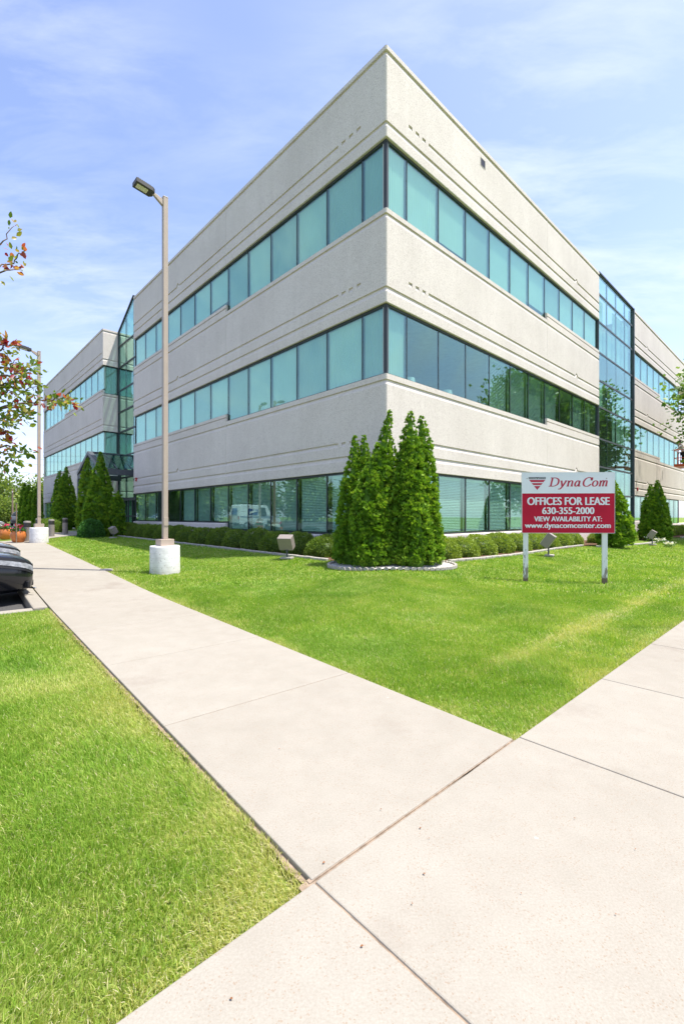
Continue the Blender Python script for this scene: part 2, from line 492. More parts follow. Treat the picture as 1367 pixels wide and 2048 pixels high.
def walk_mat():
    m = NT('broom_concrete')
    o = m.coord()
    big = m.noise(o, 0.8, 5, 0.6)
    mid = m.noise(o, 5, 5, 0.65)
    fine = m.noise(o, 130, 3, 0.7)
    vor = m.n('ShaderNodeTexVoronoi', {'Vector': o, 'Scale': 240.0})
    vc = m.n('ShaderNodeSeparateColor', {'Color': vor.outputs['Color']}).outputs[0]
    c = m.ramp(fine, [(0.3, (0.274, 0.253, 0.208)), (0.7, (0.336, 0.316, 0.269))])
    c = m.mix(1.0, c, m.ramp(big, [(0.3, (0.95, 0.945, 0.935)), (0.7, (1.04, 1.04, 1.04))]), 'MULTIPLY')
    c = m.mix(1.0, c, m.ramp(mid, [(0.3, (0.945, 0.94, 0.93)), (0.66, (1.03, 1.03, 1.03))]), 'MULTIPLY')
    speck = m.math('MULTIPLY', m.math('MULTIPLY', m.math('GREATER_THAN', vc, 0.95), m.math('GREATER_THAN', m.noise(o, 9, 2), 0.45)), 0.55)
    c = m.mix(speck, c, (0.25, 0.18, 0.12))
    st = m.noise(m.coord((0.9, 0.9, 1)), 1.1, 6, 0.7)
    c = m.mix(m.math('MULTIPLY', m.ramp(st, [(0.57, (0, 0, 0)), (0.72, (1, 1, 1))]), 0.5), c, (0.21, 0.175, 0.14))
    isl = m.n('ShaderNodeNewGeometry').outputs['Random Per Island']
    c = m.mix(1.0, c, m.ramp(isl, [(0.0, (0.955, 0.950, 0.945)), (1.0, (1.0, 1.0, 1.0))]), 'MULTIPLY')
    # smudges of dirt and pop-outs
    pv = m.n('ShaderNodeTexVoronoi', {'Vector': o, 'Scale': 3.3, 'Randomness': 1.0}).outputs['Distance']
    pn = m.math('ADD', pv, m.math('MULTIPLY', m.noise(o, 30, 3), 0.09))
    c = m.mix(m.math('MULTIPLY', m.math('MULTIPLY', m.math('LESS_THAN', pn, 0.070), m.math('GREATER_THAN', m.noise(o, 1.7, 2), 0.58)), 0.35), c, (0.52, 0.48, 0.44))
    h = m.math('ADD', m.math('MULTIPLY', fine, 0.6), m.math('MULTIPLY', mid, 1.2))
    m.bsdf(c, 0.92, 0.2, bump=h, bstr=0.25, bdist=0.004)
    return m.m
M['walk'] = walk_mat()
def asphalt_mat():
    m = NT('asphalt'); o = m.coord()
    f = m.noise(o, 90, 3, 0.7); b = m.noise(o, 0.7, 5)
    c = m.ramp(f, [(0.3, (0.045, 0.045, 0.046)), (0.7, (0.095, 0.094, 0.092))])
    c = m.mix(1.0, c, m.ramp(b, [(0.3, (0.85,) * 3), (0.7, (1.15,) * 3)]), 'MULTIPLY')
    m.bsdf(c, 0.9, 0.25, bump=f, bstr=0.3, bdist=0.006); return m.m
M['asphalt'] = asphalt_mat()
def turf_mat():
    m = NT('turf_soil'); o = m.coord()
    f = m.noise(o, 60, 4, 0.7); b = m.noise(o, 1.2, 4)
    c = m.ramp(f, [(0.3, (0.10, 0.145, 0.028)), (0.7, (0.21, 0.29, 0.055))])
    c = m.mix(1.0, c, m.ramp(b, [(0.3, (0.85, 0.9, 0.8)), (0.7, (1.15, 1.1, 1.1))]), 'MULTIPLY')
    m.bsdf(c, 0.95, 0.1, bump=f, bstr=0.5, bdist=0.02); return m.m
M['turf'] = turf_mat()
def mulch_mat():
    m = NT('bark_mulch'); o = m.coord()
    v = m.n('ShaderNodeTexVoronoi', {'Vector': o, 'Scale': 45.0})
    s = m.n('ShaderNodeSeparateColor', {'Color': v.outputs['Color']}).outputs[0]
    m.bsdf(m.ramp(s, [(0.1, (0.06, 0.035, 0.022)), (0.9, (0.20, 0.12, 0.075))]), 0.95, 0.1, bump=v.outputs['Distance'], bstr=0.8, bdist=0.03); return m.m
M['mulch'] = mulch_mat()
def gravel_mat():
    m = NT('white_gravel'); o = m.coord()
    v = m.n('ShaderNodeTexVoronoi', {'Vector': o, 'Scale': 38.0})
    s = m.n('ShaderNodeSeparateColor', {'Color': v.outputs['Color']}).outputs[0]
    m.bsdf(m.ramp(s, [(0.1, (0.50, 0.46, 0.41)), (0.9, (0.80, 0.77, 0.73))]), 0.9, 0.2, bump=v.outputs['Distance'], bstr=0.9, bdist=0.03); return m.m
M['gravel'] = gravel_mat()

M['grass'] = foliage_mat('grass_blades', [(0.0, (0.13, 0.27, 0.022)), (0.35, (0.225, 0.395, 0.045)), (0.6, (0.335, 0.47, 0.075)), (0.8, (0.54, 0.56, 0.18)), (1.0, (0.66, 0.60, 0.40))], 0.42, 0.5, 0.3)
M['thuja'] = foliage_mat('arborvitae_sprays', [(0.0, (0.06, 0.155, 0.014)), (0.5, (0.165, 0.335, 0.024)), (1.0, (0.36, 0.52, 0.05))], 0.30, 0.55, 0.25)
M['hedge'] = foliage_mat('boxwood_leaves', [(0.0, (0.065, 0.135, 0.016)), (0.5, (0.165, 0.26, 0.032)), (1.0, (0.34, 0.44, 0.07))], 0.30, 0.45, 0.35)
M['bush'] = foliage_mat('yew_leaves', [(0.0, (0.022, 0.085, 0.016)), (0.5, (0.05, 0.165, 0.028)), (1.0, (0.09, 0.24, 0.045))], 0.3, 0.5, 0.3)
M['leaf'] = foliage_mat('tree_leaves', [(0.0, (0.05, 0.125, 0.015)), (0.5, (0.13, 0.25, 0.03)), (1.0, (0.28, 0.40, 0.065))], 0.40, 0.45, 0.35)
M['leaf_far'] = foliage_mat('hedgerow_leaves', [(0.0, (0.07, 0.13, 0.03)), (0.5, (0.17, 0.26, 0.05)), (1.0, (0.32, 0.39, 0.09))], 0.35, 0.5, 0.3)
M['crab'] = foliage_mat('crabapple_leaves', [(0.0, (0.10, 0.18, 0.025)), (0.42, (0.24, 0.29, 0.045)), (0.60, (0.36, 0.24, 0.06)), (0.78, (0.36, 0.09, 0.05)), (1.0, (0.23, 0.020, 0.040))], 0.45, 0.4, 0.4, tcol=1.3)
M['flower'] = foliage_mat('petals', [(0.0, (0.12, 0.04, 0.30)), (0.35, (0.30, 0.10, 0.42)), (0.5, (0.55, 0.03, 0.14)), (0.75, (0.50, 0.02, 0.03)), (1.0, (0.70, 0.35, 0.45))], 0.3, 0.5, 0.3)
M['whiteflower'] = foliage_mat('white_petals', [(0.0, (0.12, 0.22, 0.04)), (0.4, (0.18, 0.30, 0.06)), (0.5, (0.75, 0.75, 0.72)), (1.0, (0.80, 0.80, 0.78))], 0.3, 0.5, 0.3)
M['dry'] = foliage_mat('dry_leaf', [(0.0, (0.20, 0.08, 0.03)), (1.0, (0.45, 0.20, 0.08))], 0.2, 0.7, 0.2)

# ------------------------------------------------------------------ geometry of the site
C0 = V((772 - 683.5) / F_PX * 12.2, 12.2)
_l = math.hypot((1653 - 683.5) / F_PX, 1); DR = V((1653 - 683.5) / F_PX / _l, 1 / _l)
DL = V(-DR[1], DR[0])                       # left facade runs square to the right one
NL = V(-DR[0], -DR[1])                      # outward normals
NR = V(DR[1], -DR[0])
class Facade:
    def __init__(s, O, d, n): s.O, s.d, s.n = np.array(O, float), np.array(d, float), np.array(n, float)
    def p(s, u, q, z):
        a = s.O + u * s.d + q * s.n
        return (a[0], a[1], z)
FL = Facade(C0, DL, NL)
FR = Facade(C0, DR, NR)
U_L, U_R = 19.30, 16.65                     # lengths of the two main facades
UG_L, UG_R = 25.24, 22.85                   # far side of the entrance gap / of the curtain wall
FW = Facade(C0 + UG_L * DL, DL, NL)         # left wing, street face
FE = Facade(C0 + UG_L * DL, -NL, -DL)       # left wing, end wall towards the entrance
FB = Facade(C0 + UG_R * DR, DR, NR)         # right block

# sidewalk axes
PA = V(1.03, 2.71)                          # inner corner of the two walks
AD = V(-0.640, 0.768); AD /= np.linalg.norm(AD)
AN = V(-AD[1], AD[0])                       # towards the car park
BD = V(0.731, 0.682); BD /= np.linalg.norm(BD)
BN = V(BD[1], -BD[0])                       # towards the street
WA, WB = 1.545, 1.83
T_LOT = 8.55 - 2.2                           # set below from the kerb point
T_LOT = float(np.dot(V(-4.41, 6.69) - PA, AD))

def sstep(x, a, b):
    t = np.clip((np.asarray(x, float) - a) / (b - a), 0, 1)
    return t * t * (3 - 2 * t)
def rise(t):
    t = np.asarray(t, float)
    return 0.020 * np.clip(t - 6.0, 0, 17) * sstep(t, 5.0, 9.0)
def tn(x, y):
    dx_, dy_ = np.asarray(x, float) - PA[0], np.asarray(y, float) - PA[1]
    return dx_ * AD[0] + dy_ * AD[1], dx_ * AN[0] + dy_ * AN[1]
def bt(x, y):
    dx_, dy_ = np.asarray(x, float) - PA[0], np.asarray(y, float) - PA[1]
    return dx_ * BD[0] + dy_ * BD[1], dx_ * BN[0] + dy_ * BN[1]
def qf(x, y):
    dx_, dy_ = np.asarray(x, float) - C0[0], np.asarray(y, float) - C0[1]
    return (dx_ * NL[0] + dy_ * NL[1], dx_ * DL[0] + dy_ * DL[1], dx_ * NR[0] + dy_ * NR[1], dx_ * DR[0] + dy_ * DR[1])
def terr(x, y):
    """height of the lawn / walks"""
    t, n = tn(x, y)
    r = rise(t)
    qL, uL, qR, uR = qf(x, y)
    q = np.maximum(qL, qR)
    base = np.where(uL > 0, 0.25 + 0.006 * np.clip(uL, 0, 26), 0.24 - 0.004 * np.clip(uR, 0, 20))
    k = 1 - sstep(q, 1.5, 4.6)
    return r + (base - r) * np.clip(k, 0, 1)
def tz(x, y): return float(terr(x, y))
LOT_DROP = 0.14

# ------------------------------------------------------------------ the office building
bld = thing('office_building', 'three storey office building of pale aggregate concrete bands and teal ribbon windows', 'office building', (C0[0], C0[1], 0.2))

def profile(fl, top=False, base=False):
    """outer surface of one band, as a function of section parameters -> list of (q, z)"""
    zb, zt, g1, g2, s = fl
    def f(on, sh, up):
        gd = 0.042
        L = [(-0.40, zb + 0.03), (-0.012, zb), (0.0, zb + 0.012)]
        L += [(0, g1 - 0.15), (-gd, g1 - 0.025), (-gd, g1), (0, g1)]
        d2 = gd if on else 0.0
        L += [(0, g2 - 0.125 + sh), (-d2, g2 - 0.022 + sh), (-d2, g2 + sh), (0, g2 + sh + 0.002)]
        if top:
            L += [(0, s - 0.15), (-gd, s - 0.025), (-gd, s), (0.012, s), (0.012, zt), (-0.30, zt + 0.012), (-0.30, zt - 0.35)]
        else:
            L += [(0, s - 0.14), (-gd, s - 0.02), (-gd, s), (0, s)]
            if up:
                L += [(0, zt + 0.135), (-gd, zt + 0.165), (-gd, zt + 0.18), (0, zt + 0.18), (0, zt + 0.30), (-0.40, zt + 0.312)]
            else:
                L += [(0, zt - 0.03), (0, zt - 0.025), (0, zt - 0.02), (0, zt - 0.01), (0, zt), (-0.40, zt + 0.012)]
        return L
    return f

FLOORS = [  # zb, zt, lower groove, upper groove, sill groove
    (2.644, 5.186, 3.10, 3.515, 5.036),
    (7.105, 9.642, 7.545, 7.965, 9.515),
    (11.56, 14.00, 11.99, 12.42, 13.885)]

def band_mesh(name, secs_list, prof, mat, parent, uvfac=None):
    mb = MB(); uv = []
    for secs in secs_list:
        rows = []
        for (fac, u, mit, on, sh, up) in secs:
            P = prof(on, sh, up)
            row = []
            for (q, z) in P:
                uu = u + (mit * (-q))
                row.append(fac.p(uu, q, z)); uv.append((uu, z))
            rows.append(row)
        n = len(rows[0])
        vs = [p for r in rows for p in r]
        fs = []
        for i in range(len(rows) - 1):
            for k in range(n - 1):
                fs.append([i * n + k, (i + 1) * n + k, (i + 1) * n + k + 1, i * n + k + 1])
            fs.append([i * n + n - 1, (i + 1) * n + n - 1, (i + 1) * n, i * n])
        fs.append(list(range(n))); fs.append([(len(rows) - 1) * n + k for k in range(n)][::-1])
        mb.add(vs, fs)
    o = mb.build(name, mat, parent)
    ul = o.data.uv_layers.new(name='UVMap')
    vi = np.zeros(len(o.data.loops), int); o.data.loops.foreach_get('vertex_index', vi)
    ul.data.foreach_set('uv', np.array(uv, np.float32)[vi].ravel())
    return o

SQ = [(0.96, 1.12), (1.275, 1.435), (1.59, 1.75)]
def segs_from_corner(fac, end, spike, step, top, mirror_len=None):
    """sections from u=0 (a corner, mitred) outward; returns list of segment lists, first one starting at the corner"""
    out = []
    m = (lambda u: u) if mirror_len is None else (lambda u: mirror_len - u)
    e = 0.0008
    def seg(a, b, on, up, extra=()):
        ss = [(a, on, 0.0, up)] + list(extra) + [(b, on, 0.0, up)]
        return ss
    cuts = [seg(0.0, SQ[0][0] - e, False, False)]
    for i, (a, b) in enumerate(SQ):
        cuts.append(seg(a, b, True, False))
        nx = SQ[i + 1][0] if i < 2 else 1.90
        cuts.append(seg(b + e, nx - e, False, False))
    up_after = not top
    spk = [(spike - 0.17, True, 0.0, up_after), (spike - 0.02, True, 0.125, up_after), (spike + 0.03, True, 0.125, up_after), (spike + 0.17, True, 0.0, up_after)]
    cuts.append(seg(1.90, step - 0.006, True, False))
    cuts.append(seg(step + 0.006, end, True, up_after, spk))
    for c in cuts:
        out.append([(fac, m(u), 0, on, sh, up) for (u, on, sh, up) in c])
    return out

def joint_strip(mb, fac, u, z0, z1):
    mb.box8([fac.p(u - 0.012, -0.05, z0), fac.p(u + 0.012, -0.05, z0), fac.p(u + 0.012, -0.006, z0), fac.p(u - 0.012, -0.006, z0),
             fac.p(u - 0.012, -0.05, z1), fac.p(u + 0.012, -0.05, z1), fac.p(u + 0.012, -0.006, z1), fac.p(u - 0.012, -0.006, z1)])

STEP_L, STEP_R, SPK_L, SPK_R = 8.62, 10.24, 13.25, 13.55
for i, fl in enumerate(FLOORS):
    top = i == 2
    pr = profile(fl, top)
    L = segs_from_corner(FL, U_L, SPK_L, STEP_L, top)
    R = segs_from_corner(FR, U_R, SPK_R, STEP_R, top)
    # one continuous piece round the corner, with a small chamfer
    cl, cr = L[0], R[0]
    first = [(FL, cl[-1][1], 0, False, 0, False), (FL, 0.028, 1, False, 0, False), (FR, 0.028, 1, False, 0, False), (FR, cr[-1][1], 0, False, 0, False)]
    band_mesh('wall', [first] + L[1:] + R[1:], pr, M['wall'], bld)
    # left wing: mirrored, with its end wall beside the entrance
    Wg = segs_from_corner(FW, U_L, SPK_L, STEP_L, top, mirror_len=U_L)
    last = Wg[-1]
    s0 = [(FE, 3.2, 0, False, 0, False), (FE, 0.028, 1, False, 0, False), (FW, 0.028, 1, False, 0, False), (FW, 0.2, 0, False, 0, False)]
    Wg[-1] = [x if x[1] > 0.001 else (FW, 0.2008, 0, True, 0, not top) for x in last]
    band_mesh('wall', [s0] + Wg, pr, M['wall'], bld)
    Bg = segs_from_corner(FB, U_R, SPK_R, STEP_R, top, mirror_len=U_R)
    band_mesh('wall', Bg, pr, M['wall_streaked'] if i == 0 else M['wall'], bld)

for fl in FLOORS:
    for fac, u in ((FL, STEP_L), (FR, STEP_R)):
        jm = MB(); joint_strip(jm, fac, u, fl[0] + 0.03, fl[1] - 0.01); jm.build('sealant_joint', M['sealant'], bld)
# plinth under the ground floor windows
def plinth(segs):
    mb = MB()
    for fac, u0, u1, zt, m0 in segs:
        P = [(-0.40, 0.0), (0.02, 0.0), (0.02, zt - 0.03), (0.0, zt), (-0.40, zt + 0.03)]
        rows = [[fac.p(u + (m * -q), q, z) for q, z in P] for u, m in ((u0, m0), (u1, 0))]
        n = len(P); vs = rows[0] + rows[1]
        fs = [[k, n + k, n + (k + 1) % n, (k + 1) % n] for k in range(n)] + [list(range(n)), list(range(n, 2 * n))[::-1]]
        mb.add(vs, fs)
    return mb
plinth([(FL, 0.0, STEP_L - 0.003, 0.767, 1), (FL, STEP_L + 0.003, U_L, 1.055, 0), (FR, 0.0, STEP_R - 0.003, 0.767, 1), (FR, STEP_R + 0.003, U_R, 1.055, 0)]).build('base_wall', M['wall'], bld)
plinth([(FW, 0.0, U_L - STEP_L - 0.003, 1.055, 1), (FW, U_L - STEP_L + 0.003, U_L, 0.767, 0), (FE, 0.0, 3.2, 0.767, 1)]).build('base_wall', M['wall'], bld)
plinth([(FB, 0.0, U_R - STEP_R - 0.003, 1.055, 0), (FB, U_R - STEP_R + 0.003, U_R, 0.767, 0)]).build('base_wall', M['wall'], bld)

# ------------------------------------------------------------------ ribbon windows
GQ = -0.105
def fbox(mb, fac, u0, u1, q0, q1, z0, z1, mat=0):
    mb.box8([fac.p(u0, q0, z0), fac.p(u1, q0, z0), fac.p(u1, q1, z0), fac.p(u0, q1, z0), fac.p(u0, q0, z1), fac.p(u1, q0, z1), fac.p(u1, q1, z1), fac.p(u0, q1, z1)], mat)

def slat_blind(fac, u0, u1, z0, z1, q, pitch=0.052, tilt=0.9):
    mb = MB()
    n = max(2, int((z1 - z0) / pitch))
    c, s = math.cos(tilt) * 0.024, math.sin(tilt) * 0.026
    for k in range(n):
        z = z0 + (k + 0.5) * (z1 - z0) / n
        a, b = q - c, q + c
        mb.add([fac.p(u0, a, z + s), fac.p(u1, a, z + s), fac.p(u1, b, z - s), fac.p(u0, b, z - s)], [[0, 1, 2, 3]])
    fbox(mb, fac, u0, u1, q - 0.03, q + 0.02, z1 - 0.005, z1 + 0.045)
    return mb
def sheet_blind(fac, u0, u1, z0, z1, q):
    mb = MB()
    n = max(4, int((u1 - u0) / 0.09))
    lo, hi = [], []
    for k in range(n * 2 + 1):
        u = u0 + (u1 - u0) * k / (2 * n)
        qq = q + (0.012 if k % 2 else -0.012)
        lo.append(fac.p(u, qq, z0)); hi.append(fac.p(u, qq, z1))
    m_ = len(lo)
    mb.add(lo + hi, [[k, k + 1, m_ + k + 1, m_ + k] for k in range(m_ - 1)])
    return mb

def ribbon(fac, bounds, z_lo, z_hi, style, mull=0.022, individual=True, corner0=False):
    """bounds: pane edges; z_lo: function of pane centre -> sill height; style(i) -> (kind, drop)"""
    fm = MB()
    u_a, u_b = bounds[0], bounds[-1]
    rest = MB()
    for i in range(len(bounds) - 1):
        a, b = bounds[i], bounds[i + 1]
        zl = z_lo((a + b) / 2)
        mk = MB()
        fbox(mk, fac, a + mull, b - mull, GQ - 0.010, GQ, zl + 0.035, z_hi - 0.075)
        kind, drop = style(i)
        if individual:
            w = mk.build('window', M['glass'], bld)
        else:
            fbox(rest, fac, a + mull, b - mull, GQ - 0.010, GQ, zl + 0.035, z_hi - 0.075)
            w = bld
        gap = 0.05
        zb_ = zl + 0.06 + (z_hi - zl - 0.15) * (1 - drop)
        bm_ = M['blind'] if kind[-1] != 'g' else M['blind2']
        if kind.startswith('slat'):
            slat_blind(fac, a + 0.05, b - 0.11, zb_, z_hi - 0.13, GQ - 0.13).build('blind', bm_, w)
        elif kind.startswith('sheet'):
            sheet_blind(fac, a + 0.012, b - 0.018, zb_, z_hi - 0.085, GQ - 0.075).build('blind', bm_, w)
        # sill and mullion at this pane
        fbox(fm, fac, a, b, GQ - 0.05, GQ + 0.02, zl - 0.01, zl + 0.035)
        if i > 0:
            fbox(fm, fac, a - mull, a + mull, GQ - 0.06, GQ + 0.008, zl + 0.035, z_hi - 0.075)
            zprev = z_lo((bounds[i - 1] + a) / 2)
            if abs(zprev - zl) > 0.1:      # reveal at the sill step
                hi_, lo_ = max(zprev, zl), min(zprev, zl)
                d = -1 if zprev < zl else 1
                fbox(fm, fac, a + d * 0.022 - 0.018, a + d * 0.022 + 0.018, GQ - 0.05, GQ + 0.022, lo_ + 0.036, hi_ + 0.01)
    fbox(fm, fac, u_a, u_b, GQ - 0.06, GQ + 0.03, z_hi - 0.075, z_hi + 0.005)
    fbox(fm, fac, u_b - 0.05, u_b, GQ - 0.06, GQ + 0.028, z_lo(u_b - 0.1) + 0.036, z_hi - 0.076)
    fm.build('window_frame', M['frame'], bld)
    if not individual:
        tag(rest.build('window', M['glass'], bld), 'ribbon window panes of the far wing', kind='stuff')

BL = [0.07, 1.0] + [1.0 + 1.524 * k for k in range(1, 13)]
BR = [0.07, 1.0] + [1.0 + 1.54 * k for k in range(1, 10)] + [U_R - 0.01]
BW = [0.08] + [1.524 * k for k in range(1, 13)] + [U_L - 0.05]
BB = [0.05] + [0.41 + 1.54 * k for k in range(1, 11)] + [U_R - 0.05]
def sill(lo, step, after):      # raised sill beyond (or before) the step
    return lambda u: lo + (0.29 if ((u > step) == after) else 0.0)
HEADS = [2.66, 7.12, 11.575]
SILLS = [0.79, 5.20, 9.655]
sheetL = lambda i: (('sheet', 1.0), ('sheetg', 1.0), ('sheet', 1.0), ('sheet', 1.0))[(i * 7 + 1) % 4]
def st_L3(i): return ('sheetg', 1.0) if i in (0, 1, 3, 5, 8) else ('sheet', {2: 0.97, 6: 0.88, 10: 0.92}.get(i, 1.0))
def st_L2(i): return ('sheetg', 1.0) if i in (0, 2, 5, 7, 10) else ('sheet', 1.0)
def st_L1(i): return ('none', 1.0) if i in (9, 10) else (('slatg', 1.0) if i in (3, 4, 7) else ('slat', 1.0))
def st_R3(i): return ('sheet', {2: 0.90, 6: 0.86, 9: 0.94}.get(i, 1.0)) if i not in (3, 7) else ('sheetg', 1.0)
def st_R2(i): return ('sheetg', 1.0) if i == 0 else (('none', 1.0) if i in (1, 2, 3, 8, 10) else ('slatg', 1.0))
def st_R1(i): return ('slat', 1.0)
for fl, (stL, stR) in enumerate(((st_L1, st_R1), (st_L2, st_R2), (st_L3, st_R3))):
    ribbon(FL, BL, sill(SILLS[fl], STEP_L, True), HEADS[fl], stL, mull=0.024 if fl == 0 else 0.013)
    ribbon(FR, BR, sill(SILLS[fl], STEP_R, True), HEADS[fl], stR, mull=0.024 if fl == 0 else 0.013)
    cp = MB()                           # corner post
    a = [(-0.10, -0.10), (-0.10, 0.07), (0.0, 0.07)]
    for fac in (FL, FR):
        fbox(cp, fac, 0.092, 0.16, GQ - 0.07, GQ + 0.03, SILLS[fl], HEADS[fl])
    cp.build('corner_post', M['frame'], bld)
    ribbon(FW, BW, sill(SILLS[fl], U_L - STEP_L, False), HEADS[fl], (lambda i: ('sheet', 1.0)) if fl else (lambda i: ('sheetg', 1.0)), individual=False)
    ribbon(FE, [0.10, 1.0, 1.15, 2.6], lambda u: SILLS[fl], HEADS[fl], lambda i: ('sheetg', 1.0) if i != 1 else ('none', 1.0), mull=0.05)
    ribbon(FB, BB[:9], sill(SILLS[fl], U_R - STEP_R, False), HEADS[fl], (lambda i: ('sheet', 1.0)) if fl else (lambda i: ('slatg', 1.0)), mull=0.018)

# inside: floors, ceilings and a core so the rooms have depth
inner = MB()
def poly_slab(mb, pts, z0, z1):
    n = len(pts)
    vs = [(p[0], p[1], z0) for p in pts] + [(p[0], p[1], z1) for p in pts]
    mb.add(vs, [list(range(n))[::-1], list(range(n, 2 * n))] + [[k, (k + 1) % n, n + (k + 1) % n, n + k] for k in range(n)])
def gp(uL, uR):
    return C0 + uL * DL + uR * DR
main_poly = [gp(0.42, 0.42), gp(0.42, U_R - 0.1), gp(12, U_R - 0.1), gp(U_L - 0.1, 12), gp(U_L - 0.1, 0.42)]
wing_poly = [gp(UG_L + 0.42, 0.42), gp(UG_L + 0.42, 14), gp(UG_L + U_L - 0.4, 14), gp(UG_L + U_L - 0.4, 0.42)]
right_poly = [gp(0.42, UG_R + 0.1), gp(0.42, UG_R + U_R - 0.4), gp(12, UG_R + U_R - 0.4), gp(12, UG_R + 0.1)]
for nm, z0, z1 in (('floor_slab', 0.30, 0.42), ('floor_slab', 3.0, 4.45), ('floor_slab', 7.45, 8.9)):
    mb = MB()
    for pl in (main_poly, wing_poly, right_poly): poly_slab(mb, pl, z0, z1)
    mb.build(nm, M['ceiling'], bld)
mb = MB()
for pl in (main_poly, wing_poly, right_poly, [gp(2.2, U_R - 0.1), gp(2.2, UG_R + 0.1), gp(12, UG_R + 0.1), gp(12, U_R - 0.1)]):
    poly_slab(mb, pl, 12.05, 13.55)
mb.build('roof', M['roof'], bld)
mb = MB()
def core_box(pts, mb=mb):
    poly_slab(mb, pts, 0.43, 12.04)
core_box([gp(6.5, 6.5), gp(6.5, U_R - 0.12), gp(11.9, U_R - 0.12), gp(U_L - 0.12, 11.9), gp(U_L - 0.12, 6.5)])
core_box([gp(UG_L + 0.45, 6), gp(UG_L + 0.45, 13.9), gp(UG_L + U_L - 0.45, 13.9), gp(UG_L + U_L - 0.45, 6)])
core_box([gp(5, UG_R + 0.12), gp(5, UG_R + U_R - 0.45), gp(11.9, UG_R + U_R - 0.45), gp(11.9, UG_R + 0.12)])
mb.build('core_wall', M['inside'], bld)
mb = MB()       # end walls that close the blocks at the gap, the curtain wall and the far ends
poly_slab(mb, [gp(0.42, U_R - 0.42), gp(0.42, U_R - 0.12), gp(6.4, U_R - 0.12), gp(6.4, U_R - 0.42)], 0.43, 12.04)
poly_slab(mb, [gp(0.42, UG_R + 0.12), gp(0.42, UG_R + 0.42), gp(4.9, UG_R + 0.42), gp(4.9, UG_R + 0.12)], 0.43, 12.04)
poly_slab(mb, [gp(U_L - 0.42, 0.42), gp(U_L - 0.12, 0.42), gp(U_L - 0.12, 6.4), gp(U_L - 0.42, 6.4)], 0.43, 12.04)
poly_slab(mb, [gp(UG_L + U_L - 0.3, 0.02), gp(UG_L + U_L - 0.02, 0.02), gp(UG_L + U_L - 0.02, 14), gp(UG_L + U_L - 0.3, 14)], 0.1, 13.98)
mb.build('end_wall', M['wall'], bld)

# roof vent box in the right facade, fire alarm strobes
mb = MB()
fbox(mb, FR, 4.84, 5.16, -0.02, 0.008, 13.32, 13.345); fbox(mb, FR, 4.84, 5.16, -0.02, 0.008, 13.585, 13.61)
fbox(mb, FR, 4.84, 4.865, -0.02, 0.008, 13.345, 13.585); fbox(mb, FR, 5.135, 5.16, -0.02, 0.008, 13.345, 13.585)
v = mb.build('scupper', M['stone'], bld)
mb = MB(); fbox(mb, FR, 4.866, 5.134, -0.018, 0.003, 13.346, 13.584); mb.build('scupper_opening', M['black'], v)
for fac, u, z in ((FL, 18.75, 3.34), (FB, 0.62, 2.93)):
    mb = MB(); fbox(mb, fac, u, u + 0.15, 0.0, 0.06, z, z + 0.20); a = mb.build('alarm_strobe', M['alarm'], bld, bevel=0.015)
    mb = MB(); fbox(mb, fac, u + 0.04, u + 0.11, 0.06, 0.10, z + 0.05, z + 0.11); mb.build('strobe_lens', M['lens'], a)

# ------------------------------------------------------------------ right curtain wall
ZL = [13.98, 12.95, 11.50, 9.90, 8.44, 7.06, 5.40, 3.94, 2.52, 0.32]
US = [U_R + 0.03, 18.06, 19.60, 21.23, UG_R - 0.06]
gl = MB()
for i in range(len(ZL) - 1):
    for k in range(4):
        fbox(gl, FR, US[k] + 0.006, US[k + 1] - 0.006, -0.065, -0.055, ZL[i + 1] + 0.03, ZL[i] - 0.03)
cwo = gl.build('curtain_wall', M['glass'], bld)
mm = MB()
for z in ZL: fbox(mm, FR, U_R + 0.02, UG_R - 0.02, -0.15, -0.035, z - 0.045, z + 0.045)
for u in US[1:-1]: fbox(mm, FR, u - 0.012, u + 0.012, -0.12, -0.053, ZL[-1], ZL[0] - 0.046)
fbox(mm, FR, U_R + 0.003, U_R + 0.05, -0.15, -0.02, 0.3, 13.93)
fbox(mm, FR, UG_R - 0.115, UG_R - 0.015, -0.15, 0.05, 0.2, 14.03)
fbox(mm, FR, U_R + 0.02, UG_R - 0.12, -0.2, 0.02, 13.99, 14.06)
mm.build('mullion', M['steel'], cwo)
mb2 = MB()
for z0, z1 in ((3.2, 3.9), (7.5, 8.4), (11.9, 12.6)): fbox(mb2, FR, U_R + 0.1, UG_R - 0.1, -1.6, -0.9, z0, z1)
mb2.build('lobby_balcony', M['inside'], cwo)
mb2 = MB(); fbox(mb2, FR, U_R - 0.05, UG_R + 0.05, -4.6, -4.3, 0.2, 12.05); mb2.build('lobby_wall', M['inside'], cwo)
mb2 = MB()
for (u0, u1, z0, z1) in ((16.8, 18.02, 9.95, 12.9), (18.12, 19.54, 9.95, 11.45), (19.66, 21.17, 9.95, 12.9), (21.3, 22.6, 9.95, 12.9), (16.8, 18.0, 7.1, 8.4), (19.66, 21.17, 5.45, 8.4), (21.3, 22.6, 5.45, 8.4), (21.3, 22.6, 2.6, 3.9), (19.66, 21.17, 2.6, 3.9)):
    s_ = sheet_blind(FR, u0, u1, z0, z1, -0.26); mb2.add(s_.v, s_.f)
mb2.build('blind', M['blind'], cwo)

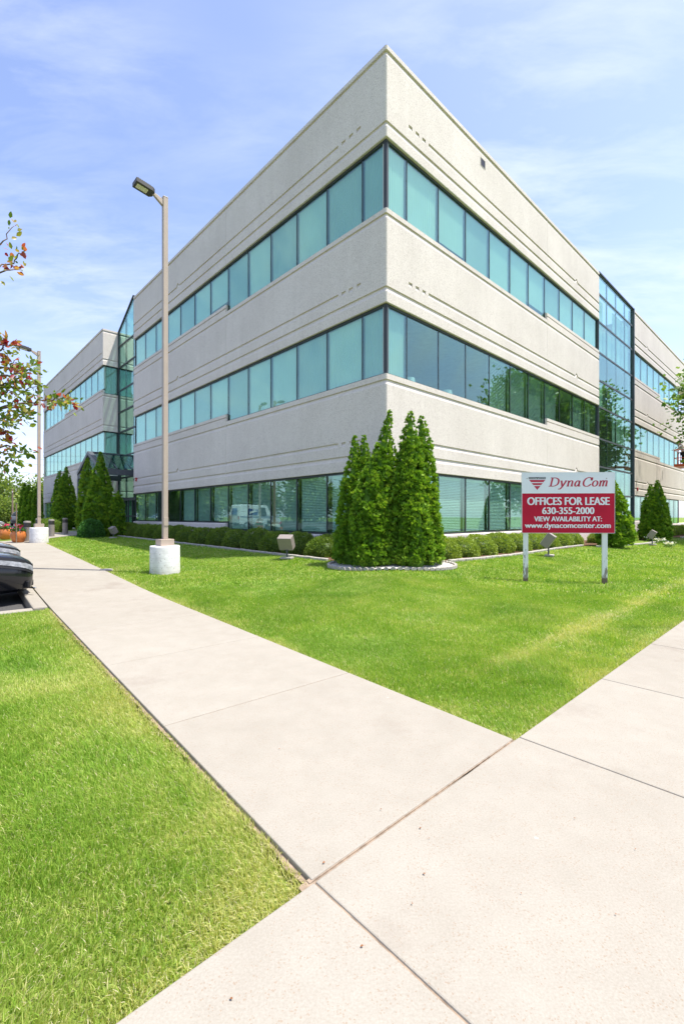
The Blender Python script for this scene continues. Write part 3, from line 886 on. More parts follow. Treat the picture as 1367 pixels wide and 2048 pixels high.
# ------------------------------------------------------------------ entrance atrium (left) and its canopy
UC = (U_L + UG_L) / 2
QA = -1.0
ag = MB()
def gz(u): return 14.0 + 1.5 * (1 - abs(u - UC) / ((UG_L - U_L) / 2))
us = [U_L + 0.02, 20.8, UC, 23.75, UG_L - 0.04]
ZA = [12.95, 11.50, 9.90, 8.44, 7.06, 5.40, 3.94, 2.52]
def panel(mb, fac, pts, q, t=0.01):
    n = len(pts)
    vs = [fac.p(u, q, z) for u, z in pts] + [fac.p(u, q - t, z) for u, z in pts]
    mb.add(vs, [list(range(n)), list(range(n, 2 * n))[::-1]] + [[k, (k + 1) % n, n + (k + 1) % n, n + k] for k in range(n)])
for k in range(4):
    a, b = us[k] + 0.01, us[k + 1] - 0.01
    panel(ag, FL, [(a, ZA[0] + 0.03), (b, ZA[0] + 0.03), (b, gz(b) - 0.06), (a, gz(a) - 0.06)], QA)
    zz = ZA + [0.40]
    for i in range(len(ZA)):
        panel(ag, FL, [(a, zz[i + 1] + 0.03), (b, zz[i + 1] + 0.03), (b, zz[i] - 0.03), (a, zz[i] - 0.03)], QA)
at = ag.build('atrium_glazing', M['glass'], bld)
am = MB()
for z in ZA: fbox(am, FL, U_L, UG_L - 0.03, QA - 0.12, QA + 0.03, z - 0.045, z + 0.045)
for u in us[1:-1]: fbox(am, FL, u - 0.014, u + 0.014, QA - 0.10, QA + 0.004, 0.4, gz(u) - 0.08)
fbox(am, FL, UG_L - 0.10, UG_L - 0.028, QA - 0.12, QA + 0.05, 0.4, 14.02)
for a, b in ((U_L, UC), (UG_L - 0.03, UC)):
    za, zb_ = gz(a), gz(b)
    am.box8([FL.p(a, QA - 0.13, za - 0.08), FL.p(b, QA - 0.13, zb_ - 0.08), FL.p(b, QA + 0.05, zb_ - 0.08), FL.p(a, QA + 0.05, za - 0.08),
             FL.p(a, QA - 0.13, za + 0.02), FL.p(b, QA - 0.13, zb_ + 0.02), FL.p(b, QA + 0.05, zb_ + 0.02), FL.p(a, QA + 0.05, za + 0.02)])
am.build('mullion', M['frame'], at)
ar = MB()
for a in (U_L, UG_L - 0.03):
    ar.add([FL.p(a, QA - 0.14, gz(a)), FL.p(UC, QA - 0.14, gz(UC)), FL.p(UC, QA - 9, gz(UC)), FL.p(a, QA - 9, gz(a)),
            FL.p(a, QA - 0.14, gz(a) - 0.02), FL.p(UC, QA - 0.14, gz(UC) - 0.02), FL.p(UC, QA - 9, gz(UC) - 0.02), FL.p(a, QA - 9, gz(a) - 0.02)],
           [[0, 1, 2, 3], [7, 6, 5, 4], [0, 4, 5, 1], [1, 5, 6, 2], [2, 6, 7, 3], [3, 7, 4, 0]])
ar.build('skylight', M['glass'], at)
lb = MB()
fbox(lb, FL, U_L, UG_L, QA - 7, QA - 6.7, 0.3, 13.5)
for z in (4.0, 8.5): fbox(lb, FL, U_L, UG_L, QA - 6.6, QA - 4.4, z - 0.5, z)
lb.build('lobby_wall', M['core'], at)

cn = MB(); cg = MB()
HW, QF, QB, ZE, ZP = 2.37, 1.53, -0.98, 4.05, 5.16
def bar(mb, a, b, w=0.12, h=0.14):
    a, b = Vector(a), Vector(b); t = (b - a).normalized()
    s = t.cross(Vector((0, 0, 1)))
    if s.length < 0.01: s = Vector((DL[0], DL[1], 0))
    s.normalize(); up = s.cross(t).normalized()
    p = []
    for e in (a, b):
        p.append([e - s * w / 2 - up * h / 2, e + s * w / 2 - up * h / 2, e + s * w / 2 + up * h / 2, e - s * w / 2 + up * h / 2])
    mb.add(p[0] + p[1], [[3, 2, 1, 0], [4, 5, 6, 7], [0, 1, 5, 4], [1, 2, 6, 5], [2, 3, 7, 6], [3, 0, 4, 7]])
for sd in (-1, 1):
    e_f, e_b = FL.p(UC + sd * HW, QF, ZE), FL.p(UC + sd * HW, QB, ZE)
    bar(cn, FL.p(UC + sd * HW, QF, 0.30), FL.p(UC + sd * HW, QF, ZE - 0.33), 0.22, 0.22)
    bar(cn, FL.p(UC + sd * HW, QF + 0.1, ZE - 0.16), FL.p(UC + sd * HW, QB, ZE - 0.16), 0.20, 0.32)
    bar(cn, FL.p(UC + sd * (HW + 0.04), QF, ZE), FL.p(UC, QF, ZP), 0.26, 0.20)
    for qq in (0.7, -0.15, -0.95):
        bar(cn, FL.p(UC + sd * HW, qq, ZE + 0.02), FL.p(UC + sd * 0.02, qq, ZP - 0.02), 0.07, 0.09)
    panel_pts = [FL.p(UC + sd * (HW - 0.02), QF - 0.14, ZE + 0.07), FL.p(UC + sd * (HW - 0.02), QB, ZE + 0.07), FL.p(UC + sd * 0.05, QB, ZP + 0.04), FL.p(UC + sd * 0.05, QF - 0.14, ZP + 0.04)]
    low = [(p[0], p[1], p[2] - 0.012) for p in panel_pts]
    cg.add(panel_pts + low, [[0, 1, 2, 3], [7, 6, 5, 4], [0, 4, 5, 1], [1, 5, 6, 2], [2, 6, 7, 3], [3, 7, 4, 0]])
bar(cn, FL.p(UC, QF - 0.02, ZP + 0.02), FL.p(UC, QB, ZP + 0.02), 0.14, 0.14)
bar(cn, FL.p(UC - HW + 0.1, QF - 0.001, ZE - 0.16), FL.p(UC + HW - 0.1, QF - 0.001, ZE - 0.16), 0.18, 0.30)
can = cn.build('entrance_canopy', M['steel'], bld)
cg.build('canopy_glass', M['glass_dark'], can)
dr = MB()
for u in (19.6, 20.8, 21.55, 22.27, 23.0, 23.75, 24.9): fbox(dr, FL, u - 0.05, u + 0.05, QA + 0.031, QA + 0.10, 0.36, 2.475)
for z in (0.40, 1.35, 2.42): fbox(dr, FL, 19.4, 25.1, QA + 0.036, QA + 0.09, z - 0.05, z + 0.05)
dr.build('entrance_door', M['frame'], bld)

# ------------------------------------------------------------------ ground, walks, car park
def from_tn(t, n): return PA + t * AD + n * AN
def grid_sheet(name, t0, t1, n0, n1, step, zfun, mat):
    ts = np.arange(t0, t1 + 1e-6, step); ns = np.arange(n0, n1 + 1e-6, step)
    T, N = np.meshgrid(ts, ns, indexing='ij')
    X = PA[0] + T * AD[0] + N * AN[0]; Y = PA[1] + T * AD[1] + N * AN[1]
    v = np.stack([X, Y, zfun(X, Y)], -1).reshape(-1, 3)
    a, b = len(ts), len(ns)
    i = np.arange((a - 1) * b).reshape(a - 1, b)[:, :-1].ravel()
    f = np.stack([i, i + 1, i + b + 1, i + b], -1)
    # keep the face winding upward
    o = raw_mesh(name, v, f[:, ::-1].ravel(), np.arange(len(f)) * 4, np.full(len(f), 4), mat, smooth=True)
    return tag(o, kind='structure')
LAWN_Z = -0.028
grid_sheet('lawn', -6.0, 52.0, -44.0, 1.7, 0.4, lambda x, y: terr(x, y) + LAWN_Z, M['turf'])
grid_sheet('lawn', -14.0, T_LOT - 0.05, 1.4, 16.0, 0.4, lambda x, y: terr(x, y) + LAWN_Z, M['turf'])
grid_sheet('car_park', T_LOT, T_LOT + 46, 1.70, 60, 1.0, lambda x, y: terr(x, y) - LOT_DROP, M['asphalt'])
grid_sheet('car_park', T_LOT + 46, T_LOT + 84, -20, 60, 2.0, lambda x, y: terr(x, y) * 0 + 0.20, M['asphalt'])
mb = MB()
mb.add([(900 * math.cos(k * math.pi / 12), 900 * math.sin(k * math.pi / 12), -0.36) for k in range(24)], [list(range(24))])
tag(mb.build('ground', M['turf']), kind='structure')
mb = MB()
def bpt(s, w, z=None):
    p = PA + s * BD + w * BN
    return (p[0], p[1], tz(p[0], p[1]) if z is None else z)
mb.add([bpt(-80, 4.4, -0.14), bpt(-80, 13.5, -0.14), bpt(110, 13.5, -0.14), bpt(110, 4.4, -0.14)], [[0, 1, 2, 3]])
tag(mb.build('road', M['asphalt']), kind='structure')
mb = MB()
for s0, s1 in ((-80, 110),):
    mb.box8([bpt(s0, 4.2, -0.3), bpt(s0, 4.4, -0.3), bpt(s1, 4.4, -0.3), bpt(s1, 4.2, -0.3), bpt(s0, 4.2, 0.0), bpt(s0, 4.4, 0.0), bpt(s1, 4.4, 0.0), bpt(s1, 4.2, 0.0)])
tag(mb.build('kerb', M['walk'], bevel=0.02), kind='structure')
mb = MB()
mb.add([bpt(-80, 2.0, -0.034), bpt(-80, 4.21, -0.034), bpt(110, 4.21, -0.034), bpt(110, 2.0, -0.034)], [[0, 1, 2, 3]])
tag(mb.build('verge', M['turf']), kind='structure')

def slab(mb, P, th=0.13, dz=0.0):
    """P: four xy corners ccw"""
    top = [(p[0], p[1], tz(p[0], p[1]) + dz) for p in P]
    bot = [(a, b, c - th) for a, b, c in top]
    mb.box8(bot + top)
g = 0.0035
mb = MB()
A_STEP = 1.52
nA = 14
for k in range(nA):
    t0, t1 = k * A_STEP, (k + 1) * A_STEP
    l0 = t0 + g + (0.012 if k == 0 else 0); r0 = l0
    if k == 0: r0 = l0 - 0.087
    slab(mb, [from_tn(l0, 0.0), from_tn(t1 - g, 0.0), from_tn(t1 - g, WA), from_tn(r0, WA)])
sw1 = tag(mb.build('sidewalk', M['walk'], bevel=0.006, bseg=2), kind='structure')
mb = MB()
for k in range(-12, 24):
    s0, s1 = k * 1.5, (k + 1) * 1.5
    if k == -2: s0, s1 = -2 * 1.5 - 0.045, -1.545
    if k == -1: s0, s1 = -1.545, 0.05
    if k == 0: s0 = 0.05
    if k == -3: s1 = -3.045
    P = [PA + (s0 + g) * BD, PA + (s0 + g) * BD + WB * BN, PA + (s1 - g) * BD + WB * BN, PA + (s1 - g) * BD]
    slab(mb, P)
sw2 = tag(mb.build('sidewalk', M['walk'], bevel=0.006, bseg=2), kind='structure')
mb = MB()     # dirt packed in the joints
def filler(pts, d=0.005): mb.add([(p[0], p[1], tz(p[0], p[1]) - d) for p in pts], [[0, 1, 2, 3]])
for k in range(1, nA): filler([from_tn(k * A_STEP - 0.01, 0.004), from_tn(k * A_STEP + 0.01, 0.004), from_tn(k * A_STEP + 0.01, WA - 0.004), from_tn(k * A_STEP - 0.01, WA - 0.004)])
filler([PA + 0.03 * AD, PA - 0.01 * BN, PA - 1.56 * BD - 0.01 * BN, PA - 1.56 * BD + 0.03 * AD][::-1])
filler([PA + 0.02 * BD + 0.004 * BN, PA - 0.012 * BN, PA - 1.6 * BD + 0.004 * BN, PA - 1.6 * BD - 0.03 * BN], 0.008)
for k in [-9, -8, -7, -6, -5, -4, -3.03, -1.03, 0.0333] + list(range(1, 24)): filler([PA + (k * 1.5 - 0.012) * BD + 0.006 * BN, PA + (k * 1.5 - 0.012) * BD + (WB - 0.004) * BN, PA + (k * 1.5 + 0.012) * BD + (WB - 0.004) * BN, PA + (k * 1.5 + 0.012) * BD + 0.006 * BN], 0.0065)
def edge_filler(pts): mb.add([(p[0], p[1], tz(p[0], p[1]) - 0.0195) for p in pts], [[0, 1, 2, 3]])
e_rng = np.random.default_rng(12)
ew = 0.016 + 0.018 * e_rng.random(400)
tt0 = -0.06; k = 0
while tt0 < 21:
    t1_ = tt0 + 0.11
    edge_filler([from_tn(tt0, -ew[k]), from_tn(t1_, -ew[k + 1]), from_tn(t1_, -0.0), from_tn(tt0, -0.0)][::-1])
    if t1_ < T_LOT - 0.2: edge_filler([from_tn(tt0, WA), from_tn(t1_, WA), from_tn(t1_, WA + ew[k + 1]), from_tn(tt0, WA + ew[k])][::-1])
    tt0 = t1_; k += 1
tag(mb.build('pavement_joint', M['dirt']), kind='structure')
mb = MB()
for k in range(0, 30):
    t0, t1 = T_LOT - 0.02 + k * 1.52, T_LOT - 0.02 + (k + 1) * 1.52
    slab(mb, [from_tn(t0 + g / 2, WA + 0.012), from_tn(t1 - g / 2, WA + 0.012), from_tn(t1 - g / 2, WA + 0.20), from_tn(t0 + g / 2, WA + 0.20)], th=0.3)
for k in range(0, 8):
    n0, n1 = WA + 0.202 + k * 1.52, WA + 0.202 + (k + 1) * 1.52
    slab(mb, [from_tn(T_LOT - 0.18, n0 + g / 2), from_tn(T_LOT, n0 + g / 2), from_tn(T_LOT, n1 - g / 2), from_tn(T_LOT - 0.18, n1 - g / 2)], th=0.3)
tag(mb.build('kerb', M['walk'], bevel=0.02), kind='structure')
# entrance path
PL = [FL.p(u, q, 0)[:2] for u, q in ((12.9, 7.0), (13.9, 5.75), (16.6, 4.55), (18.4, 3.4), (19.2, 1.6), (19.35, -0.93), (25.1, -0.93), (25.2, 1.6), (26.5, 4.2), (30, 5.5), (30, 7.3))]
mb = MB()
top = [(p[0], p[1], tz(p[0], p[1]) + 0.006) for p in PL]
n = len(top)
mb.add(top + [(a, b, c - 0.15) for a, b, c in top], [list(range(n)), list(range(n, 2 * n))[::-1]] + [[k, (k + 1) % n, n + (k + 1) % n, n + k] for k in range(n)])
tag(mb.build('path', M['walk']), kind='structure')
PLn = np.array(PL)
def in_poly(x, y, P):
    r = np.zeros(len(x), bool); j = len(P) - 1
    for i in range(len(P)):
        c = ((P[i][1] > y) != (P[j][1] > y)) & (x < (P[j][0] - P[i][0]) * (y - P[i][1]) / (P[j][1] - P[i][1] + 1e-12) + P[i][0])
        r ^= c; j = i
    return r
# parking bay lines
mb = MB()
for k in range(0, 13):
    t = T_LOT + 1.0 + k * 2.75
    P = [from_tn(t, WA + 0.9), from_tn(t + 0.10, WA + 0.9), from_tn(t + 0.10, WA + 5.6), from_tn(t, WA + 5.6)]
    mb.add([(p[0], p[1], tz(p[0], p[1]) - LOT_DROP + 0.006) for p in P], [[0, 1, 2, 3]])
tag(mb.build('bay_marking', M['white']), kind='structure')

# planting beds along the two facades (mulch and edging)
def strip(name, fac, u0, u1, q0, q1, dz, mat, step=0.6):
    mb = MB(); us_ = np.linspace(u0, u1, max(2, int((u1 - u0) / step)))
    vs = []
    for u in us_:
        for q in (q0, q1):
            p = fac.p(u, q, 0); vs.append((p[0], p[1], tz(p[0], p[1]) + dz))
    mb.add(vs, [[2 * k, 2 * k + 1, 2 * k + 3, 2 * k + 2] for k in range(len(us_) - 1)])
    return mb.build(name, mat)
tag(strip('mulch_bed', FL, 0.0, 18.6, 0.0, 1.70, -0.005, M['mulch']), kind='structure')
tag(strip('mulch_bed', FR, -1.5, 22.0, 0.0, 1.70, -0.009, M['mulch']), kind='structure')
tag(strip('mulch_bed', FB, 0.0, 15.0, 0.0, 2.3, -0.009, M['mulch']), kind='structure')
def edging(fac, u0, u1, q, label, qf_=None):
    mb = MB(); u = u0
    while u < u1:
        l = 0.30
        q_ = q if qf_ is None else q + qf_(u)
        q2 = q if qf_ is None else q + qf_(u + l)
        P = [fac.p(u + 0.004, q_ - 0.05, 0), fac.p(u + l - 0.004, q2 - 0.05, 0), fac.p(u + l - 0.004, q2 + 0.05, 0), fac.p(u + 0.004, q_ + 0.05, 0)]
        z = [tz(p[0], p[1]) for p in P]; h = 0.035 + 0.012 * random.random()
        mb.box8([(p[0], p[1], zz - 0.06) for p, zz in zip(P, z)] + [(p[0], p[1], zz + h) for p, zz in zip(P, z)])
        u += l
    return tag(mb.build('garden_edging', M['stone'], bevel=0.012, bseg=1), label, 'edging', 'concrete edging round the beds')
edging(FL, 0.4, 18.7, 1.74, 'concrete edging strip between lawn and hedge under the shaded left facade')
edging(FR, 0.3, 9.4, 1.74, 'pale concrete edging strip along the sunny hedge behind the lease sign', lambda u: 0.16 * math.sin(u * 0.55))
edging(FR, 9.7, 21.0, 2.1, 'concrete edging strip round the bed near the glass curtain wall', lambda u: 0.5 * math.sin((u - 9.7) * 0.28))
edging(FB, 0.0, 14.0, 2.35, 'concrete edging strip in front of the far right block')

BEDC, BEDA, BEDB = V(1.14, 10.42), 1.42, 0.88
mb = MB(); ring = []
for k in range(48):
    a = 2 * math.pi * k / 48
    x, y = BEDC[0] + BEDA * math.cos(a), BEDC[1] + BEDB * math.sin(a)
    ring.append((x, y, tz(x, y) + 0.012))
mb.add(ring + [(BEDC[0], BEDC[1], tz(*BEDC) + 0.05)], [[k, (k + 1) % 48, 48] for k in range(48)])
tag(mb.build('gravel_bed', M['gravel']), kind='structure')
mb = MB()
per = 62
for k in range(per):
    a = 2 * math.pi * k / per
    x, y = BEDC[0] + (BEDA + 0.03) * math.cos(a), BEDC[1] + (BEDB + 0.03) * math.sin(a)
    r = 0.055
    tx, ty = -BEDA * math.sin(a), BEDB * math.cos(a); L_ = math.hypot(tx, ty); tx /= L_; ty /= L_
    vs = []
    for o_ in (-0.03, 0.03):
        for j in range(7):
            b = math.pi * j / 6
            vs.append((x + tx * r * math.cos(b) + ty * o_, y + ty * r * math.cos(b) - tx * o_, tz(x, y) - 0.01 + 0.065 * math.sin(b)))
    mb.add(vs, [list(range(7)), list(range(7, 14))[::-1]] + [[j, j + 1, j + 8, j + 7] for j in range(6)])
tag(mb.build('garden_edging', M['stone']), 'scalloped concrete edging ring round the white gravel at the building corner', 'edging', 'concrete edging round the beds')

# ------------------------------------------------------------------ grass blades
def excluded(x, y):
    t, n = tn(x, y); s, w = bt(x, y)
    jz = 0.026 * (vnoise(np.stack([x, y], 1) * 23) - 0.72)
    e = (n > jz) & (n < WA - jz) & (t > -0.1) & (t < nA * A_STEP)
    e |= (w > jz) & (w < WB - jz)
    e |= (n > WA - 0.02) & (t > T_LOT - 0.19)
    qL, uL, qR, uR = qf(x, y)
    e |= (np.maximum(qL, qR) < 1.70)
    e |= (uR > 9.7) & (qR < 2.1 + 0.5 * np.sin(np.clip(uR - 9.7, 0, 11.3) * 0.28)) & (qL < 0)
    e |= ((x - BEDC[0]) / (BEDA + 0.02)) ** 2 + ((y - BEDC[1]) / (BEDB + 0.02)) ** 2 < 1
    e |= in_poly(x, y, PLn)
    e |= (x + 4.05) ** 2 + (y - 10.42) ** 2 < 0.33 ** 2
    return e
def edge_dist(x, y):
    t, n = tn(x, y); s, w = bt(x, y)
    d1 = np.where((t > -0.2) & (t < 22), np.where(n < 0, -n, np.where(n > WA, n - WA, 0)), 9)
    d2 = np.where(w < 0, -w, np.where(w > WB, w - WB, 0))
    return np.minimum(d1, d2)
gx, gy, gw, gh = [], [], [], []
for r0, r1, dens, w, h in ((0.8, 2.6, 34000, 0.0018, 0.036), (2.6, 5, 18000, 0.0023, 0.036), (5, 9, 7000, 0.0034, 0.036), (9, 15, 1500, 0.0075, 0.038), (15, 30, 420, 0.014, 0.038)):
    A_ = 0.5 * 1.75 * (r1 ** 2 - r0 ** 2)
    m_ = int(A_ * dens)
    r = np.sqrt(rng.random(m_) * (r1 ** 2 - r0 ** 2) + r0 ** 2)
    a = (rng.random(m_) - 0.5) * 1.75
    x, y = r * np.sin(a), r * np.cos(a)
    k = ~excluded(x, y)
    x, y = x[k], y[k]
    gx.append(x); gy.append(y); gw.append(np.full(len(x), w)); gh.append(np.full(len(x), h))
for r0, r1, dens, w, h in ((0.35, 5, 7000, 0.0036, 0.036), (5, 11, 1500, 0.0075, 0.038)):      # thinner cover to both sides of the view
    m_ = int(0.5 * 2.3 * (r1 ** 2 - r0 ** 2) * dens)
    r = np.sqrt(rng.random(m_) * (r1 ** 2 - r0 ** 2) + r0 ** 2)
    a = 0.87 + rng.random(m_) * 1.15
    a = np.where(rng.random(m_) < 0.62, -a, a)
    x, y = r * np.sin(a), r * np.cos(a)
    k = ~excluded(x, y)
    gx.append(x[k]); gy.append(y[k]); gw.append(np.full(k.sum(), w)); gh.append(np.full(k.sum(), h))
gx, gy, gw, gh = map(np.concatenate, (gx, gy, gw, gh))
N = len(gx)
ed = edge_dist(gx, gy)
P2 = np.stack([gx, gy], 1)
big = fbm(P2 * 0.9 + 5, 3); med = fbm(P2 * 3.1 + 11, 3); tuft = fbm(P2 * 7 + 3, 2)
s_, w_ = bt(gx, gy)
stripe = np.exp(-((w_ + 0.80 + 0.10 * (vnoise(P2 * 1.3) - 0.5)) / 0.16) ** 2) * sstep(s_, 0.3, 2.0) * (0.5 + 0.7 * fbm(P2 * 2.0, 2))
stripe = np.where((w_ < 0) & (s_ > 0), stripe, 0)
t_, n_ = tn(gx, gy)
dryedge = np.exp(-ed / 0.16) * (0.5 + 0.7 * fbm(P2 * 2.3 + 31, 2))
corner = np.exp(-np.hypot(gx + 0.35, gy - 1.55) / 0.45) * (n_ > WA)
tint_ = 0.45 + 0.34 * (med - 0.5) + 0.34 * (big - 0.5) + 0.12 * rng.standard_normal(N)
tint_ += np.where(n_ > WA, 0.07, 0.0) + 0.36 * dryedge + 0.34 * stripe + 0.16 * corner
darkp = sstep(fbm(P2 * 1.7 + 71, 2), 0.60, 0.74)
tint_ -= 0.22 * darkp * (ed > 0.15) * np.where(n_ > WA, 1.0, 0.35)
dead = rng.random(N) < (0.07 + 0.16 * dryedge + 0.34 * stripe + 0.20 * corner + 0.10 * sstep(med, 0.55, 0.75))
tint_ = np.where(dead, 0.82 + 0.18 * rng.random(N), np.minimum(tint_, 0.80))
tint_ = np.clip(tint_, 0.0, 1)
hh = gh * (0.62 + 0.75 * rng.random(N)) * (0.85 + 0.55 * (tuft - 0.3)) * (1 - 0.35 * np.exp(-ed / 0.05)) * (1 + 0.45 * darkp) * np.where(dead, 0.85, 1)
gz_ = terr(gx, gy) + LAWN_Z
yaw = rng.random(N) * 2 * np.pi
swirl = fbm(P2 * 0.8 + 50, 2) * 9
lean = np.abs(rng.normal(0.42, 0.30, N)) + np.where(dead, 0.55, 0)
lyaw = np.where(rng.random(N) < 0.45, swirl, rng.random(N) * 2 * np.pi)
# five-vertex blades
dirx, diry = np.cos(lyaw), np.sin(lyaw)
px, py = -diry * np.cos(yaw) + dirx * np.sin(yaw), dirx * np.cos(yaw) + diry * np.sin(yaw)
def lev(f, wf):
    bend = np.sin(lean * f) * hh * f; up = np.cos(lean * f * 0.8) * hh * f
    cx_, cy_, cz_ = gx + dirx * bend, gy + diry * bend, gz_ + up
    if wf == 0: return [np.stack([cx_, cy_, cz_], 1)]
    return [np.stack([cx_ - px * gw * wf, cy_ - py * gw * wf, cz_], 1), np.stack([cx_ + px * gw * wf, cy_ + py * gw * wf, cz_], 1)]
vv = np.stack(lev(0.0, 0.8) + lev(0.55, 0.75) + lev(1.0, 0), 1)
base = (np.arange(N) * 5)[:, None]
fq = base + np.array([[0, 1, 3, 2]]); ft = base + np.array([[2, 3, 4]])
flat = np.concatenate([fq, ft], 1).ravel()
tot = np.tile([4, 3], N); st = np.concatenate([[0], np.cumsum(tot)[:-1]])
go = raw_mesh('grass', vv.reshape(-1, 3), flat, st, tot, M['grass'], {'tint': np.repeat(tint_, 5)})
tag(go, 'short mown lawn grass with yellowed edges along the walks', 'grass', kind='stuff')
print('blades', N)

# ------------------------------------------------------------------ foliage builders
SPRAY_V, SPRAY_F = [], []
for k, (a, l) in enumerate(((-0.62, 0.78), (-0.2, 1.0), (0.25, 0.95), (0.66, 0.72))):
    c, s = math.cos(a), math.sin(a); o = len(SPRAY_V)
    for (u, w, h) in ((0.0, 0.0, 0), (0.5, -0.13, 0.03), (1.0, 0.0, -0.10), (0.55, 0.13, 0.03)):
        SPRAY_V.append((s * u * l + c * w, c * u * l - s * w, h))
    SPRAY_F.append([o, o + 1, o + 2, o + 3])
SPRAY_V = np.array(SPRAY_V)
LEAF_V = np.array([(0, 0, 0), (-0.28, 0.35, 0.05), (0, 0.5, -0.03), (0.28, 0.35, 0.05), (0, 1.0, -0.08), (-0.2, 0.72, 0.03), (0.2, 0.72, 0.03)])
LEAF_F = [[0, 2, 1], [0, 3, 2], [1, 2, 4, 5], [3, 6, 4, 2]]
MAPLE_V = np.array([(0, 0, 0), (-0.5, 0.25, 0.06), (-0.22, 0.5, 0.0), (-0.42, 0.85, -0.05), (0, 1.0, -0.06), (0.42, 0.85, -0.05), (0.22, 0.5, 0), (0.5, 0.25, 0.06), (0, 0.45, -0.05)])
MAPLE_F = [[0, 8, 1], [1, 8, 2], [2, 8, 3], [3, 8, 4], [4, 8, 5], [5, 8, 6], [6, 8, 7], [7, 8, 0]]

def join_arrays(parts):
    vs, fs, ss, ts, at = [], [], [], [], []
    vo = lo = 0
    for v, f, s, t, a in parts:
        vs.append(v); fs.append(f + vo); ss.append(s + lo); ts.append(t); at.append(a)
        vo += len(v); lo += len(f)
    return np.concatenate(vs), np.concatenate(fs), np.concatenate(ss), np.concatenate(ts), np.concatenate(at)

def thuja_parts(R, seed, leaders, density=1.0, spray=0.070):
    """leaders: list of (x, y, h, r0, lean_x, power)"""
    g_ = np.random.default_rng(seed)
    parts = []
    for (x0, y0, h, r0, lx, pw) in leaders:
        def rad(t): return r0 * np.clip(1 - t, 0, 1) ** pw * (1 - 0.30 * np.exp(-t * 14)) + 0.035 * (1 - t)
        # inner foliage core against see-through, tinted darker as the crown's inner shade
        nz, ns = 22, 14
        tt = np.linspace(0.0, 0.985, nz)
        th = np.linspace(0, 2 * np.pi, ns, endpoint=False)
        T, H_ = np.meshgrid(tt, th, indexing='ij')
        rr = rad(T) * 0.60 * (0.86 + 0.3 * vnoise(np.stack([np.cos(H_).ravel() * 2 + seed, np.sin(H_).ravel() * 2, T.ravel() * h * 2.4], 1)).reshape(T.shape))
        v = np.stack([x0 + lx * T ** 2 + rr * np.cos(H_), y0 + rr * np.sin(H_), T * h], -1).reshape(-1, 3)
        i = np.arange((nz - 1) * ns); j = np.where((i + 1) % ns == 0, i + 1 - ns, i + 1)
        f = np.stack([i, j, j + ns, i + ns], 1)
        parts.append((v, f.ravel(), np.arange(len(f)) * 4, np.full(len(f), 4), np.full(len(v), 0.25)))
        # clumps of sprays
        area = 2 * np.pi * r0 * 0.62 * h
        nc = int(area * 150 * density)
        t = g_.random(nc * 3)
        keep = g_.random(nc * 3) < (rad(t) / (r0 + 0.035) * 0.72 + 0.28)
        t = t[keep][:nc]; nc = len(t)
        th = g_.random(nc) * 2 * np.pi
        lump = 0.6 * vnoise(np.stack([np.cos(th) * 1.8 + seed, np.sin(th) * 1.8, t * h * 1.9], 1)) + 0.4 * vnoise(np.stack([np.cos(th) * 4.2 + seed, np.sin(th) * 4.2, t * h * 5.0], 1))
        rr = rad(t) * (0.58 + 0.68 * lump)
        cx = np.stack([x0 + lx * t ** 2 + rr * np.cos(th), y0 + rr * np.sin(th), t * h + 0.02], 1)
        csz = (0.045 + 0.065 * g_.random(nc)) * np.clip(rad(t) / (0.5 * r0), 0.35, 1.0)
        ctint = np.clip(g_.normal(0.50, 0.17, nc) + 0.55 * (lump - 0.5), 0, 1)
        mm_ = 15
        idx = np.repeat(np.arange(nc), mm_)
        out = np.stack([np.cos(th), np.sin(th), np.full(nc, 0.35)], 1)[idx]
        dirs = norm(out * 0.9 + g_.standard_normal((len(idx), 3)) * 0.55 + np.array([0, 0, 0.35]))
        pos = cx[idx] + dirs * csz[idx][:, None] * g_.random(len(idx))[:, None] * np.array([1.0, 1.0, 0.8])
        pos[:, 2] = np.maximum(pos[:, 2], 0.0)
        gd = norm(dirs + np.array([0, 0, 0.45]) + 0.3 * g_.standard_normal((len(idx), 3)))
        ax, ay, az = frame(gd, g_.random(len(idx)) * 6.28)
        sc = spray * (0.6 + 0.65 * g_.random(len(idx))) * np.clip(rad(t)[idx] / (0.45 * r0), 0.55, 1.0)
        v, f, s, tt_ = scatter(SPRAY_V, SPRAY_F, pos, ax, ay, az, sc)
        tin = np.clip(ctint[idx] + 0.12 * g_.standard_normal(len(idx)), 0, 1)
        parts.append((v, f, s, tt_, np.repeat(tin, len(SPRAY_V))))
    return parts
def stub(h, r, parent, lean=0.0):
    mb = MB(); mb.tube([(0, 0, -0.1), (0, 0, h * 0.3), (lean * 0.3, 0, h * 0.6)], [r, r * 0.8, r * 0.4], 8)
    return mb.build('trunk', M['bark'], parent, world_verts=False)
def thuja(name, label, x, y, leaders, seed, density=1.0, spray=0.070, group=None):
    z = tz(x, y)
    t = thing(name, label, 'evergreen', (x, y, z), 0, group)
    v, f, s, tt_, a = join_arrays(thuja_parts(None, seed, leaders, density, spray))
    raw_mesh('crown', v + np.array([x, y, z]), f, s, tt_, M['thuja'], {'tint': a}, parent=t)
    stub(leaders[0][2], leaders[0][3] * 0.16, t)
    return t
GC = 'arborvitae clump at the building corner'
thuja('arborvitae', 'twin tipped arborvitae, leftmost and lowest of the clump at the building corner', 0.30, 10.72, [(0, 0, 2.95, 0.50, 0.0, 0.80), (0.22, 0.05, 2.98, 0.30, 0.0, 0.62), (-0.10, -0.22, 1.15, 0.36, 0, 0.5)], 1, group=GC)
